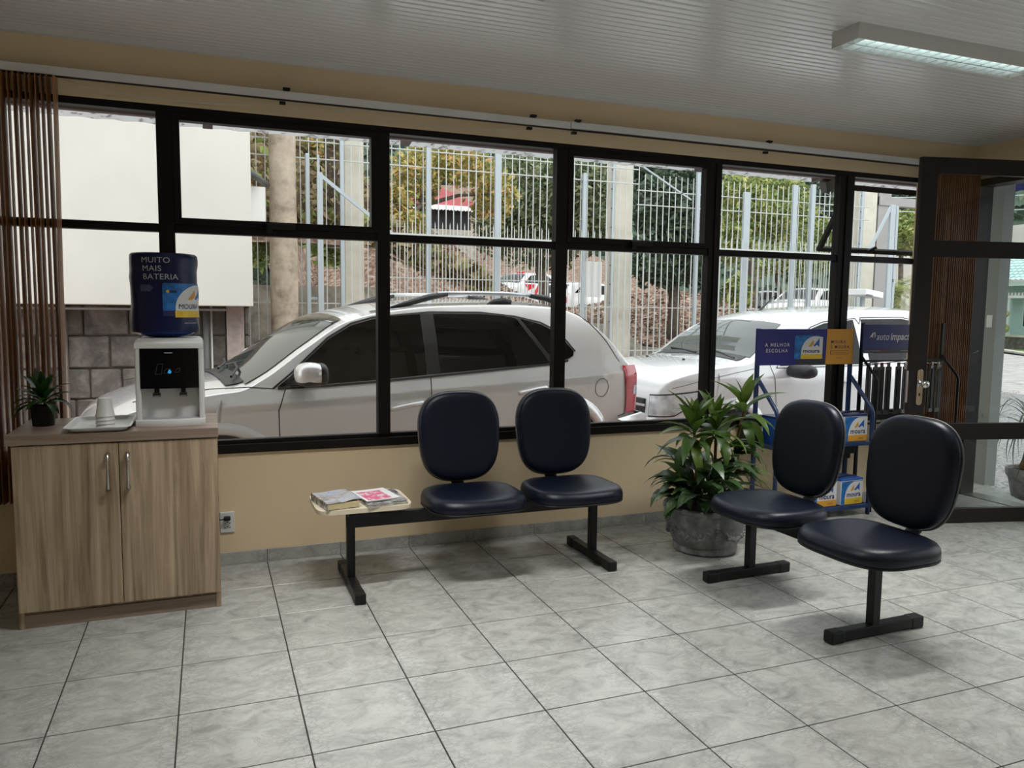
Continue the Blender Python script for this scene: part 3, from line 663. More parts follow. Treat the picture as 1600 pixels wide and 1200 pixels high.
shell_b = pad_mesh('back_shell', 0.222, 0.238, 0.026, 3.0, taper=-0.06); shell_b.materials.append(M['black_plastic'])
def place_seat(root, x, y0=0.0):
    """seat faces -y in the bench frame; root origin on the floor under the beam centre"""
    s = obj('seat', seat_me, None, root, (x, -0.030 + y0, 0.372), 0)
    obj('piping', rim_s, None, s)
    b = obj('backrest', back_me, None, root); b.location = (x, 0.232 + y0, 0.702); b.rotation_euler = (R(90 - 7), 0, 0)
    obj('piping', rim_b, None, b)
    sh = obj('back_shell', shell_b, None, b); sh.rotation_euler = (R(180), 0, 0); sh.location = (0, 0, 0.012)
    br = MB().bar((x, -0.05 + y0, 0.365), (x, 0.17 + y0, 0.365), 0.07, 0.010).bar((x, 0.17 + y0, 0.362), (x, 0.262 + y0, 0.45), 0.07, 0.010).bar((x, 0.262 + y0, 0.44), (x, 0.258 + y0, 0.62), 0.07, 0.010)
    br.build('seat_bracket', M['black_plastic'], root)
    MB().box(x - 0.13, x + 0.13, -0.13 + y0, 0.11 + y0, 0.360, 0.374).build('seat_plate', M['black_steel'], root, bevel=0.003)
def leg_set(root, x, fy0, fy1, zt):
    MB().box(x - 0.02, x + 0.02, -0.022, 0.022, 0.045, zt).build('post', M['black_steel'], root, bevel=0.003)
    f = MB().box(x - 0.024, x + 0.024, fy0 + 0.03, fy1 - 0.03, 0.006, 0.052).build('foot', M['black_steel'], root, bevel=0.004)
    for a, b in ((fy0, fy0 + 0.075), (fy1 - 0.075, fy1)):
        MB().box(x - 0.0265, x + 0.0265, a, b, 0.0, 0.0545).build('foot_cap', M['black_plastic'], f, bevel=0.008)
# bench under the window
b1 = thing('waiting_bench', 'two-seat navy waiting bench with cream side table, below the window', 'bench', (1.66, 0.265, 0.0))
MB().box(1.148 - 1.66, 2.548 - 1.66, -0.018, 0.018, 0.302, 0.368).build('beam', M['black_steel'], b1, bevel=0.003)
leg_set(b1, 1.168 - 1.66, -0.278, 0.268, 0.368); leg_set(b1, 2.527 - 1.66, -0.252, 0.285, 0.32)
place_seat(b1, 1.805 - 1.66); place_seat(b1, 2.375 - 1.66)
tp = []
for q in range(48):
    t = 2 * math.pi * q / 48; c, s = math.cos(t), math.sin(t); tp.append((math.copysign(abs(c) ** (2 / 7), c) * 0.236 + 1.225 - 1.66, math.copysign(abs(s) ** (2 / 7), s) * 0.192 + 0.315 - 0.265))
tb = MB(); tb.grid([[(x, y, z) for x, y in tp] for z in (0.408, 0.430)], closed=True); tb.f += [tuple(reversed(range(48))), tuple(range(48, 96))]
tb.build('table_top', M['cream'], b1, bevel=0.003)
MB().box(1.15 - 1.66, 1.30 - 1.66, -0.06, 0.06, 0.366, 0.408).build('table_bracket', M['black_steel'], b1, bevel=0.002)
# bench in front of the door side, turned to the left
b2 = thing('waiting_bench', 'two-seat navy waiting bench standing free in front of the glass door', 'bench', (3.195, -0.70, 0.0), R(-88.6))
MB().box(-0.46, 0.44, -0.018, 0.018, 0.302, 0.368).build('beam', M['black_steel'], b2, bevel=0.003)
leg_set(b2, -0.415, -0.285, 0.255, 0.32); leg_set(b2, 0.395, -0.255, 0.285, 0.32)
place_seat(b2, -0.265); place_seat(b2, 0.368)

# books and magazines on the side table
bk = thing('paperback', 'thick paperback with a blue and grey photo cover, on the bench table', 'book', (1.095, 0.262, 0.4306), R(10))
MB().box(-0.080, 0.078, -0.125, 0.125, 0.002, 0.032).build('pages', M['pages'], bk, bevel=0.002)
cv = MB(); rows = []
for sx_ in [-0.083 + q * 0.166 / 14 for q in range(15)]:
    t = max(0.0, (sx_ - 0.0) / 0.083)
    rows.append([(sx_ * 1.0 + 0.010 * t, yy, 0.0345 + 0.010 * math.sin(t * 2.4) * (0.4 + 0.6 * (0.5 - yy / 0.254))) for yy in (-0.127, -0.06, 0.0, 0.06, 0.127)])
cv.grid(rows); cv.build('front_cover', M['cover_blue'], bk, smooth=True)
MB().box(-0.085, -0.0815, -0.127, 0.127, 0.0, 0.0355).build('spine', M['cover_grey'], bk); MB().box(-0.083, 0.08, -0.127, 0.127, 0.0, 0.0018).build('back_cover', M['cover_grey'], bk)
def magazine(label, x, y, z, rz, w, h, m, curl=0.004):
    t = thing('magazine', label, 'magazine', (x, y, z), rz, 'magazines on the bench table')
    MB().box(-w / 2, w / 2, -h / 2, h / 2, 0.0005, 0.005).build('pages', M['paper'], t)
    g = MB(); g.grid([[(-w / 2 - 0.001 + (w + 0.002) * i / 8, -h / 2 - 0.001 + (h + 0.002) * j / 4, 0.0056 + curl * (i / 8) ** 4) for j in range(5)] for i in range(9)])
    g.build('cover', m, t, smooth=True)
    return t
magazine('grey magazine at the bottom of the stack beside the paperback', 1.315, 0.262, 0.4303, R(8), 0.205, 0.27, M['cover_grey'])
magazine('grey and white magazine in the middle of the stack on the table', 1.325, 0.275, 0.4375, R(3), 0.20, 0.27, M['cover_grey'], 0.008)
mg = magazine('magazine with a bright pink cover on top of the stack', 1.300, 0.300, 0.4475, R(10), 0.175, 0.235, M['print_white'], 0.002)
MB().box(-0.074, 0.078, -0.105, 0.075, 0.0058, 0.0064).build('cover_picture', M['cover_pink'], mg)

# ================================================================ cabinet and what stands on it
cb = thing('cabinet', 'low two-door cabinet in light grey-brown wood under the water dispenser', 'cabinet', (0.146, 0.49, 0.0))
cx = lambda *a: MB().box(*a)
cx(-0.262, -0.240, 0.192, 0.700, 0.0, 0.803).build('side_panel', M['cabinet'], cb, rel=True, bevel=0.001)
cx(0.532, 0.554, 0.192, 0.700, 0.0, 0.803).build('side_panel', M['cabinet'], cb, rel=True, bevel=0.001)
cx(-0.240, 0.532, 0.680, 0.695, 0.076, 0.803).build('back_panel', M['cabinet'], cb, rel=True)
cx(-0.240, 0.532, 0.205, 0.680, 0.060, 0.078).build('bottom_panel', M['cabinet'], cb, rel=True)
cx(-0.240, 0.532, 0.196, 0.212, 0.0, 0.060).build('plinth', M['cabinet_top'], cb, rel=True, bevel=0.001)
cx(-0.280, 0.557, 0.168, 0.708, 0.805, 0.848).build('worktop', M['cabinet_top'], cb, rel=True, bevel=0.0015)
def cab_door(x0, x1, hx):
    d = cx(x0, x1, 0.174, 0.191, 0.078, 0.800).build('door', M['cabinet'], cb, rel=True, bevel=0.0015)
    pts = [(hx, 0.174, 0.600), (hx, 0.150, 0.604), (hx, 0.142, 0.625), (hx, 0.139, 0.675), (hx, 0.142, 0.725), (hx, 0.150, 0.746), (hx, 0.174, 0.750)]
    MB().tube(pts, [0.010, 0.010, 0.0062, 0.0045, 0.0062, 0.010, 0.010], 10).build('handle', M['steel'], d, rel=True, smooth=True)
cab_door(-0.258, 0.1455, 0.104); cab_door(0.1485, 0.550, 0.183)

ds = thing('water_dispenser', 'white tabletop water dispenser with a glossy black panel, on the cabinet', 'water dispenser', (0.357, 0.44, 0.848))
DX0, DX1, DF, DBk = 0.212, 0.502, 0.292, 0.62
MB().box(DX0, DX1, DF + 0.05, DBk, 0.852, 1.225).build('case', M['white_plastic'], ds, rel=True, bevel=0.012)
for a, b in ((DX0, DX0 + 0.024), (DX1 - 0.024, DX1)):
    MB().box(a, b, DF, DF + 0.08, 0.856, 1.22).build('cheek', M['white_plastic'], ds, rel=True, bevel=0.007)
hd = []
for zz, dy, dx in ((1.205, 0.0, 0.0), (1.225, 0.0, 0.0), (1.240, 0.006, 0.006), (1.249, 0.020, 0.018), (1.251, 0.05, 0.04)):
    hd.append((DX0 + dx, DX1 - dx, DF - 0.002 + dy, DBk - dy, zz))
hm = MB(); rows = [[(x0, y0, z), (x1, y0, z), (x1, y1, z), (x0, y1, z)] for x0, x1, y0, y1, z in hd]; hm.grid(rows, closed=True); e = len(hm.v); hm.f += [(3, 2, 1, 0), (e - 4, e - 3, e - 2, e - 1)]
hm.build('top_cover', M['white_plastic'], ds, rel=True, auto=50)
rows = []
for q in range(13):
    t = q / 12; x = DX0 - 0.002 + (DX1 - DX0 + 0.004) * t; bul = 0.020 * (1 - (2 * t - 1) ** 2)
    rows.append([(x, DF + 0.10, 0.848), (x, DF - 0.004 - bul, 0.848), (x, DF - 0.008 - bul, 0.862), (x, DF - 0.004 - bul, 0.876), (x, DF + 0.006 - bul * 0.8, 0.880), (x, DF + 0.10, 0.880)])
lm_ = MB(); lm_.grid(rows, closed=True); n_ = len(lm_.v); lm_.f += [tuple(range(6)), tuple(range(n_ - 6, n_))]
lm_.build('base', M['white_plastic'], ds, rel=True, auto=40)
rows = []
for q in range(13):
    t = q / 12; x = DX0 + 0.026 + (DX1 - DX0 - 0.052) * t; bul = 0.016 * (1 - (2 * t - 1) ** 2)
    rows.append([(x, DF + 0.055, 0.884), (x, DF + 0.010 - bul, 0.884), (x, DF + 0.010 - bul, 0.8795), (x, DF + 0.055, 0.8795)])
dt = MB(); dt.grid(rows, closed=True); n_ = len(dt.v); dt.f += [(0, 1, 2, 3), (n_ - 4, n_ - 3, n_ - 2, n_ - 1)]
dt.build('drip_tray', M['grey_plastic'], ds, rel=True, auto=40)
pn = MB(); rows = []
for q in range(9):
    t = q / 8; x = DX0 + 0.022 + (DX1 - DX0 - 0.044) * t; bul = 0.008 * (1 - (2 * t - 1) ** 2)
    rows.append([(x, DF + 0.05, 1.022), (x, DF - 0.004 - bul, 1.022), (x, DF - 0.001 - bul, 1.205), (x, DF + 0.05, 1.205)])
pn.grid(rows, closed=True); n_ = len(pn.v); pn.f += [(0, 1, 2, 3), (n_ - 4, n_ - 3, n_ - 2, n_ - 1)]
pno = pn.build('front_panel', M['gloss_black'], ds, rel=True, auto=40)
dm = plane_map(Vector((0.357, DF - 0.0125, 1.10)) - world_loc(pno), (1, 0, 0), (0, 0, 1))
drop = [(0.011 * math.cos(a) * (1 if math.sin(a) < 0.3 else 0.75), -0.016 + 0.011 * math.sin(a)) for a in [2 * math.pi * q / 16 for q in range(16)]]
drop = [(0.010 * math.sin(a) * (math.sin(a / 2) ** 1.0), 0.010 * math.cos(a)) for a in [2 * math.pi * q / 20 for q in range(20)]]
poly('drop_light', drop, dm, 0.0012, M['cyan_led'], pno)
for (x0, x1, z0, z1) in ((-0.06, -0.028, -0.012, 0.035), (-0.025, 0.004, -0.008, 0.012), (0.022, 0.045, -0.004, 0.014)):
    fr_ = [(x0, z0), (x0 + 0.010, z1), (x1, z1), (x1 - 0.006, z0)]
    for a_ in range(4):
        p_, q_ = fr_[a_], fr_[(a_ + 1) % 4]; d_ = Vector((q_[0] - p_[0], q_[1] - p_[1])).normalized(); nn = Vector((-d_.y, d_.x)) * 0.0005
        poly('panel_line', [(p_[0] + nn.x, p_[1] + nn.y), (p_[0] - nn.x, p_[1] - nn.y), (q_[0] - nn.x, q_[1] - nn.y), (q_[0] + nn.x, q_[1] + nn.y)], dm, 0.0010, M['dark_grey'], pno)
poly('panel_mark', [(-0.02, 0.083), (0.014, 0.083), (0.014, 0.087), (-0.02, 0.087)], dm, 0.0010, M['grey_plastic'], pno)
for x in (0.300, 0.412):
    tpz = MB().box(x - 0.010, x + 0.010, DF + 0.002, DF + 0.05, 1.000, 1.026).build('tap', M['black_plastic'], ds, rel=True, bevel=0.003)
    MB().box(x - 0.016, x + 0.016, DF - 0.012, DF + 0.012, 0.984, 1.002).build('tap_lever', M['black_plastic'], tpz, rel=True, bevel=0.002)
    MB().box(x - 0.013, x + 0.013, DF - 0.014, DF - 0.0115, 0.9835, 0.991).build('tap_mark', M['steel'], tpz, rel=True)

# the printed sleeve on the water bottle
BX, BY = 0.336, 0.47
bt = thing('water_bottle', 'large upturned water bottle in a dark blue printed sleeve on the dispenser', 'bottle', (BX, BY, 1.251))
sl = MB(); rows = []
sp_ = [(0.138, 1.640), (0.1465, 1.632), (0.1485, 1.615), (0.1485, 1.59), (0.146, 1.56), (0.1475, 1.53), (0.145, 1.49), (0.1465, 1.45), (0.1435, 1.40), (0.1455, 1.36), (0.1475, 1.32), (0.1495, 1.29), (0.1475, 1.275)]
for r_, z_ in sp_:
    rows.append([((r_ + 0.0022 * math.sin(3 * a + z_ * 40)) * math.cos(a), (r_ + 0.0022 * math.sin(3 * a + z_ * 40)) * math.sin(a), z_ - 1.251) for a in [2 * math.pi * q / 48 for q in range(48)]])
sl.grid(rows, closed=True); sl.f.append(tuple(range(48))); slo = sl.build('sleeve', M['bottle'], bt, auto=60)
MB().lathe([(0.040, 0.0), (0.085, 0.004), (0.115, 0.012), (0.142, 0.026), (0.1455, 0.034)], 40).build('shoulder', M['bottle_plastic'], bt, smooth=True)
phi0 = math.atan2(-3.5952 - BY, 0.5273 - BX)
def bmap(u, v, d):
    a = phi0 + u / 0.147; r_ = 0.1512 + d
    z_ = v - 1.251
    for (r0, z0), (r1, z1) in zip(sp_, sp_[1:]):
        if z1 <= v <= z0: r_ = r1 + (r0 - r1) * (v - z1) / (z0 - z1) + 0.0030 + d; break
    return Vector((r_ * math.cos(a), r_ * math.sin(a), z_))
for s_, v_, in (('MUITO', 1.593), ('MAIS', 1.5555), ('BATERIA', 1.518)):
    text(s_, 0.036, {'MUITO': -0.096, 'MAIS': -0.093, 'BATERIA': -0.091}[s_], v_, bmap, 0.001, M['print_grey'], slo, sx=1.06, spacing=1.04)
for q in range(3):
    x = -0.106 + q * 0.017
    poly('print_chevron', [(x, 1.462), (x + 0.010, 1.462), (x + 0.026, 1.478), (x + 0.010, 1.494), (x, 1.494), (x + 0.016, 1.478)], bmap, 0.0008, M['print_dim'], slo, 2)
poly('print_field', [(-0.008, 1.375), (0.20, 1.375), (0.20, 1.502), (-0.004, 1.502), (-0.008, 1.494)], bmap, 0.0008, M['print_blue'], slo, 5)
poly('print_field', [(-0.008, 1.350), (0.06, 1.350), (0.06, 1.376), (-0.008, 1.376)], bmap, 0.0008, M['print_navy'], slo, 3)
poly('print_badge', [(0.006, 1.458), (0.052, 1.458), (0.052, 1.470), (0.006, 1.470)], bmap, 0.0014, M['print_navy'], slo, 2)
poly('print_badge', [(0.014 + 0.007 * math.cos(a), 1.464 + 0.007 * math.sin(a)) for a in [k * math.pi / 6 for k in range(12)]], bmap, 0.0018, M['print_yellow'], slo)
poly('print_line', [(0.085, 1.318), (0.16, 1.318), (0.16, 1.320), (0.085, 1.320)], bmap, 0.0010, M['print_grey'], slo, 4)
logo(bmap, -0.014, 1.345, 0.250, 0.157, 0.0014, slo, cuts=5, sky=False, txt=False)
text('MOURA', 0.033, 0.056, 1.384, bmap, 0.0042, M['print_navy'], slo, sx=1.0, shear=0.15)

# small plant on the cabinet
def leaf_mesh(name, L, w, droop, n=6, fold=0.18, tip=1.0, base=0.35, start=0.0, wave=0.0):
    """blade along +x, drooping down z; two strips of quads with a mid fold"""
    rows = []; x = z = 0.0; ang = start
    for k in range(n + 1):
        t = k / n
        ww = w * (base + (1 - base) * min(1, t / 0.35)) * (1 - max(0, (t - 0.42) / 0.58) ** 1.6) if t < 1 else 0.0004
        if t == 0: ww = w * base * 0.5
        rows.append([(x, -ww / 2, z + fold * ww + wave * w * math.sin(k * 2.1)), (x, 0, z), (x, ww / 2, z + fold * ww - wave * w * math.sin(k * 2.1))])
        x += L / n * math.cos(ang); z += L / n * math.sin(ang); ang -= droop / n
    return MB().grid(rows).mesh(name, smooth=True)
def add_leaf(parent, me, p, az, el, roll=0.0, s=1.0, name='leaf'):
    m = Matrix.Translation(Vector(p)) @ Matrix.Rotation(az, 4, 'Z') @ Matrix.Rotation(-el, 4, 'Y') @ Matrix.Rotation(roll, 4, 'X') @ Matrix.Scale(s, 4)
    return obj(name, me, None, parent, mw=m)
def leaf_set(m, specs):
    out = []
    for sp in specs:
        me = leaf_mesh('leaf', **sp); me.materials.append(m); out.append(me)
    return out
sp1 = thing('potted_plant', 'small leafy plant in a black pot on the cabinet by the blind', 'plant', (-0.185, 0.47, 0.848))
MB().lathe([(0.044, 0.0), (0.050, 0.075), (0.054, 0.078), (0.054, 0.092), (0.047, 0.092), (0.046, 0.082)], 28).build('pot', M['black_plastic'], sp1, auto=40)
MB().lathe([(0.046, 0.080), (0.02, 0.086)], 16).build('soil', M['earth'], sp1)
lv = leaf_set(M['leaf_small'], [dict(L=0.15, w=0.050, droop=0.5), dict(L=0.15, w=0.042, droop=1.1), dict(L=0.14, w=0.034, droop=1.7)])
for q in range(34):
    t = q / 34; az = q * 2.4; el = R(86 - 74 * t + random.uniform(-6, 6))
    add_leaf(sp1, lv[min(2, int(t * 3))], (0.012 * math.cos(az), 0.012 * math.sin(az), 0.088 + 0.062 * (1 - t)), az, el, random.uniform(-0.3, 0.3), random.uniform(0.85, 1.1) * (0.75 + 0.25 * t))

# tray and cups
ty = thing('tray', 'white rectangular plastic tray on the cabinet top', 'tray', (0.066, 0.36, 0.848))
def rr_ring(hx, hy, r, z, n=6):
    out = []
    for cx_, cy_, a0 in ((hx - r, hy - r, 0), (-hx + r, hy - r, 90), (-hx + r, -hy + r, 180), (hx - r, -hy + r, 270)):
        for q in range(n + 1): a = R(a0 + 90 * q / n); out.append((cx_ + r * math.cos(a), cy_ + r * math.sin(a), z))
    return out
tm_ = MB(); rws = [rr_ring(0.102, 0.165, 0.025, 0.0), rr_ring(0.112, 0.178, 0.028, 0.004), rr_ring(0.124, 0.192, 0.032, 0.020), rr_ring(0.133, 0.203, 0.034, 0.022), rr_ring(0.131, 0.201, 0.034, 0.0245), rr_ring(0.122, 0.190, 0.031, 0.023), rr_ring(0.110, 0.175, 0.027, 0.007), rr_ring(0.100, 0.163, 0.024, 0.005)]
tm_.grid(rws, closed=True); n_ = len(rws[0]); tm_.f += [tuple(reversed(range(n_))), tuple(range(len(tm_.v) - n_, len(tm_.v)))]
tm_.build('tray_body', M['white_plastic'], ty, auto=35)
for q in range(4):
    c_ = thing('plastic_cup', ['upturned white plastic cup at the bottom of the stack on the tray', 'upturned white plastic cup, second from the bottom of the stack', 'upturned white plastic cup, second from the top of the stack', 'upturned white plastic cup at the top of the stack on the tray'][q], 'cup', (0.086, 0.30, 0.853 + 0.0 + q * 0.0165), 0, 'stack of cups on the tray')
    MB().lathe([(0.0395, 0.0), (0.0405, 0.002), (0.0395, 0.004), (0.0385, 0.005), (0.0275, 0.080), (0.0265, 0.082)], 28, capb=False).build('cup_body', M['cup'], c_, auto=40)

# ================================================================ large pot plant
PXc, PYc = 3.245, 0.205
pp = thing('potted_plant', 'large bushy plant in a grey garlanded pot between the two benches', 'plant', (PXc, PYc, 0.0))
MB().lathe([(0.172, 0.0), (0.185, 0.010), (0.187, 0.035), (0.180, 0.045), (0.186, 0.05), (0.214, 0.11), (0.236, 0.17), (0.244, 0.215), (0.243, 0.245), (0.250, 0.252), (0.250, 0.268), (0.242, 0.275), (0.226, 0.275), (0.222, 0.245)], 56, capt=False).build('pot', M['pot'], pp, auto=40)
MB().lathe([(0.223, 0.246), (0.1, 0.262), (0.01, 0.27)], 24).build('soil', M['earth'], pp)
gar = MB()
rr_ = lambda z: 0.186 + (0.244 - 0.186) * min(1, max(0, (z - 0.05) / 0.165)) ** 0.75
for seg in range(5):
    a0 = 2 * math.pi * seg / 5 - 1.9
    for q in range(40):
        t = q / 39; a = a0 + t * 2 * math.pi / 5; z = 0.205 - 0.098 * (1 - (2 * t - 1) ** 2); sz = 0.006 + 0.011 * (1 - (2 * t - 1) ** 2) * (0.7 + 0.5 * random.random())
        c_ = Vector(((rr_(z) + 0.002) * math.cos(a), (rr_(z) + 0.002) * math.sin(a), z + random.uniform(-0.012, 0.012)))
        bmq = bmesh.new(); bmesh.ops.create_icosphere(bmq, subdivisions=1, radius=sz); gar.add([c_ + v.co for v in bmq.verts], [[v.index for v in f.verts] for f in bmq.faces]); bmq.free()
    for q in range(7):
        z = 0.205 - q * 0.018; a = a0
        c_ = Vector(((rr_(z) + 0.002) * math.cos(a), (rr_(z) + 0.002) * math.sin(a), z))
        bmq = bmesh.new(); bmesh.ops.create_icosphere(bmq, subdivisions=1, radius=0.013 - q * 0.001); gar.add([c_ + v.co for v in bmq.verts], [[v.index for v in f.verts] for f in bmq.faces]); bmq.free()
gar.build('garland', M['pot'], pp, smooth=True)
lb = leaf_set(M['leaf_bright'], [dict(L=0.28, w=0.072, droop=0.8), dict(L=0.29, w=0.070, droop=1.5), dict(L=0.29, w=0.062, droop=2.2), dict(L=0.21, w=0.064, droop=0.4)])
ld = leaf_set(M['leaf_dark'], [dict(L=0.28, w=0.092, droop=1.3), dict(L=0.27, w=0.084, droop=2.0), dict(L=0.23, w=0.080, droop=0.7)])
def cane(top, base, lean=0.0):
    t = Vector(top) - Vector((PXc, PYc, 0)); b = Vector(base)
    mid = (t + b) / 2 + Vector((0.012, 0, 0.02))
    MB().tube([b, mid, t], [0.011, 0.010, 0.008], 8).build('cane', M['stem'], pp, smooth=True)
    return t
tufts = [((3.150, 0.21, 0.70), (-0.06, 0.02, 0.25), 25), ((3.330, 0.25, 0.70), (0.05, 0.03, 0.25), 25), ((3.540, 0.27, 0.80), (0.13, 0.04, 0.25), 18)]
for (tp_, bs_, nl) in tufts:
    t = cane(tp_, bs_)
    for q in range(nl):
        f = q / nl; az = q * 2.4 + tp_[0] * 7; el = R(80 - 100 * f + random.uniform(-14, 14))
        add_leaf(pp, lb[3 if f < 0.15 else (0 if f < 0.45 else (1 if f < 0.75 else 2))], t + Vector((0, 0, 0.05 - 0.13 * f)), az, el, random.uniform(-0.4, 0.4), random.uniform(0.8, 1.08))
rp = random.Random(21)
for q in range(84):
    a = q * 2.4; f = q / 84; rad = 0.03 + 0.13 * rp.random()
    p_ = (rad * math.cos(a) - 0.03, rad * math.sin(a), 0.29 + 0.24 * rp.random() * (1 - 0.5 * f))
    add_leaf(pp, ld[q % 3], p_, a + rp.uniform(-0.4, 0.4), R(rp.uniform(5, 62)), rp.uniform(-0.5, 0.5), rp.uniform(0.8, 1.1))
for q in range(16):      # greener blades hanging on the rack side
    a = rp.uniform(-1.0, 0.5); p_ = (0.12 + 0.10 * rp.random(), 0.0 + 0.08 * rp.random(), 0.36 + 0.26 * rp.random())
    add_leaf(pp, lb[1 + q % 2], p_, a, R(rp.uniform(10, 55)), rp.uniform(-0.4, 0.4), rp.uniform(0.85, 1.1))
# ================================================================ battery rack
RX0, RX1, RYF, RYB = 3.985, 4.822, 0.505, 0.735
rk = thing('display_rack', 'blue steel battery display rack with a blue and orange header, by the window', 'display rack', ((RX0 + RX1) / 2, 0.62, 0.0))
for x in (RX0 + 0.012, RX1 - 0.012):
    MB().box(x - 0.0125, x + 0.0125, RYB - 0.012, RYB + 0.012, 0.0, 1.292).build('rear_post', M['rack_blue'], rk, rel=True, bevel=0.002)
    MB().tube([(x, RYB - 0.01, 0.955), (x, RYB - 0.05, 0.915), (x, RYF + 0.02, 0.755), (x, RYF, 0.715), (x, RYF, 0.66), (x, RYF, 0.0)], 0.0145, 10).build('front_post', M['rack_blue'], rk, rel=True, smooth=True)
for z in (0.515, 0.072):
    MB().box(RX0, RX1, RYF - 0.012, RYF + 0.012, z - 0.022, z + 0.004).box(RX0, RX1, RYB - 0.012, RYB + 0.012, z - 0.022, z + 0.004).box(RX0, RX0 + 0.02, RYF, RYB, z - 0.022, z + 0.004).box(RX1 - 0.02, RX1, RYF, RYB, z - 0.022, z + 0.004).build('shelf_frame', M['rack_blue'], rk, rel=True, bevel=0.002)
    for q in range(7): MB().box(RX0 + 0.02, RX1 - 0.02, RYF + 0.03 + q * 0.028, RYF + 0.036 + q * 0.028, z - 0.004, z + 0.003).build('shelf_wire', M['rack_blue'], rk, rel=True)
SZ0, SZ1 = 1.042, 1.289
sg = MB().box(RX0 - 0.012, RX1 - 0.012, RYB - 0.022, RYB - 0.0125, SZ0, SZ1).build('header_board', M['sign_blue'], rk, rel=True, bevel=0.002)
so_ = world_loc(sg)
SW = RX1 - RX0
sgm = plane_map(Vector((RX0 - 0.012, RYB - 0.022, SZ0)) - so_, (1, 0, 0), (0, 0, 1))
poly('header_panel', [(SW * 0.705, 0.0), (SW - 0.002, 0.0), (SW - 0.002, SZ1 - SZ0), (SW * 0.712, SZ1 - SZ0)], sgm, 0.0010, M['print_orange'], sg)
poly('header_strip', [(SW * 0.40, 0.0), (SW * 0.705, 0.0), (SW * 0.705, 0.035), (SW * 0.40, 0.035)], sgm, 0.0008, M['sign_dark'], sg)  # dark strip along the foot of the header board
text('A MELHOR', 0.034, SW * 0.078, 0.128, sgm, 0.0015, M['print_white'], sg, bold=0.0003, spacing=1.34)
text('ESCOLHA', 0.034, SW * 0.088, 0.088, sgm, 0.0015, M['print_white'], sg, bold=0.0003, spacing=1.34)
logo(sgm, SW * 0.375, 0.040, SW * 0.292, 0.165, 0.0014, sg)
text('MOURA', 0.031, SW * 0.755, 0.148, sgm, 0.0022, M['print_navy'], sg, bold=0.0002, spacing=1.35)
text('É MOURA', 0.031, SW * 0.755, 0.112, sgm, 0.0022, M['print_navy'], sg, bold=0.0002, spacing=1.35)
rr2 = [(SW * 0.85 + x, 0.083 + z) for x, z, _ in rr_ring(0.082, 0.015, 0.012, 0, 4)]
rr3 = [(SW * 0.85 + x, 0.083 + z) for x, z, _ in rr_ring(0.080, 0.013, 0.011, 0, 4)]
poly('pill_outline', rr2, sgm, 0.0018, M['print_navy'], sg); poly('pill_field', rr3, sgm, 0.0024, M['print_orange'], sg)
text('#SOUPERMOURA', 0.0155, SW * 0.850, 0.0775, sgm, 0.0030, M['print_red'], sg, align='CENTER', spacing=1.05)
text('moura.com.br', 0.010, SW * 0.85, 0.043, sgm, 0.0022, M['print_navy'], sg, align='CENTER')

def battery(x, z, label, yel='print_yellow', w=0.205, h=0.178, tilt=0, lid='print_navy', case='print_white'):
    t = thing('car_battery', label, 'battery', (x, 0.60, z), R(tilt), 'car batteries on the blue rack')
    b = MB().box(-w / 2, w / 2, -0.085, 0.085, 0.0, h).build('case', M[case], t, bevel=0.004)
    MB().box(-w / 2 - 0.001, w / 2 + 0.001, -0.086, 0.086, h - 0.004, h + 0.012).build('lid', M[lid], t, bevel=0.004)
    hm_ = MB().tube([(-w / 2 + 0.01, -0.03, h + 0.010), (-w / 2 + 0.04, -0.05, h + 0.024), (0, -0.055, h + 0.027), (w / 2 - 0.04, -0.05, h + 0.024), (w / 2 - 0.01, -0.03, h + 0.010)], 0.006, 6)
    hm_.build('handle', M['black_plastic'], t, smooth=True)
    fn = plane_map((-w / 2, -0.0855, 0), (1, 0, 0), (0, 0, 1))
    poly('label_field', [(0.004, 0.004), (w - 0.004, 0.004), (w - 0.004, h - 0.006), (0.004, h - 0.006)], fn, 0.0008, M['print_blue'], t)
    poly('label_arch', [(0.035, 0.03)] + [(0.035 + 0.10 * (1 - math.cos(a)), 0.04 + (h - 0.05) * math.sin(a)) for a in [k * math.pi / 16 for k in range(9)]] + [(w - 0.003, h - 0.01), (w - 0.003, 0.03)], fn, 0.0014, M['print_white'], t)
    poly('label_band', [(0.035, 0.004), (w - 0.003, 0.004), (w - 0.003, 0.046), (0.035, 0.046)], fn, 0.0020, M[yel], t)
    poly('label_spike', [(0.086, 0.098), (0.118, 0.140), (0.122, 0.112), (0.106, 0.098)], fn, 0.0022, M['print_orange'], t)
    poly('label_spike', [(0.120, 0.102), (0.172, 0.152), (0.172, 0.094), (0.158, 0.108), (0.148, 0.108), (0.138, 0.098)], fn, 0.0022, M['print_royal'], t)
    text('moura', 0.050, 0.052, 0.056, fn, 0.0024, M['print_navy'], t, bold=0.001)
    text('M60GD', 0.014, 0.125, 0.018, fn, 0.0026, M['print_navy'], t)
    return t
battery(4.675, 0.520, 'white and orange car battery on the upper rack shelf, right end', 'print_orange')
battery(4.125, 0.520, 'blue car battery on the upper rack shelf at the plant end', 'print_orange', case='print_royal')
battery(4.665, 0.077, 'car battery with a yellow band on the lower rack shelf, right end', 'print_yellow', 0.205, 0.172, 3, 'print_royal')
battery(4.432, 0.077, 'car battery with an orange band on the lower rack shelf, mostly hidden by the chair', 'print_orange')
bx = thing('cable_bundle', 'black bundle hanging under the upper shelf of the blue battery rack', 'bundle', (4.70, 0.62, 0.44))
MB().box(4.63, 4.75, 0.58, 0.68, 0.42, 0.493).box(4.66, 4.72, 0.59, 0.66, 0.385, 0.425).build('bundle_body', M['black_plastic'], bx, rel=True, bevel=0.01)
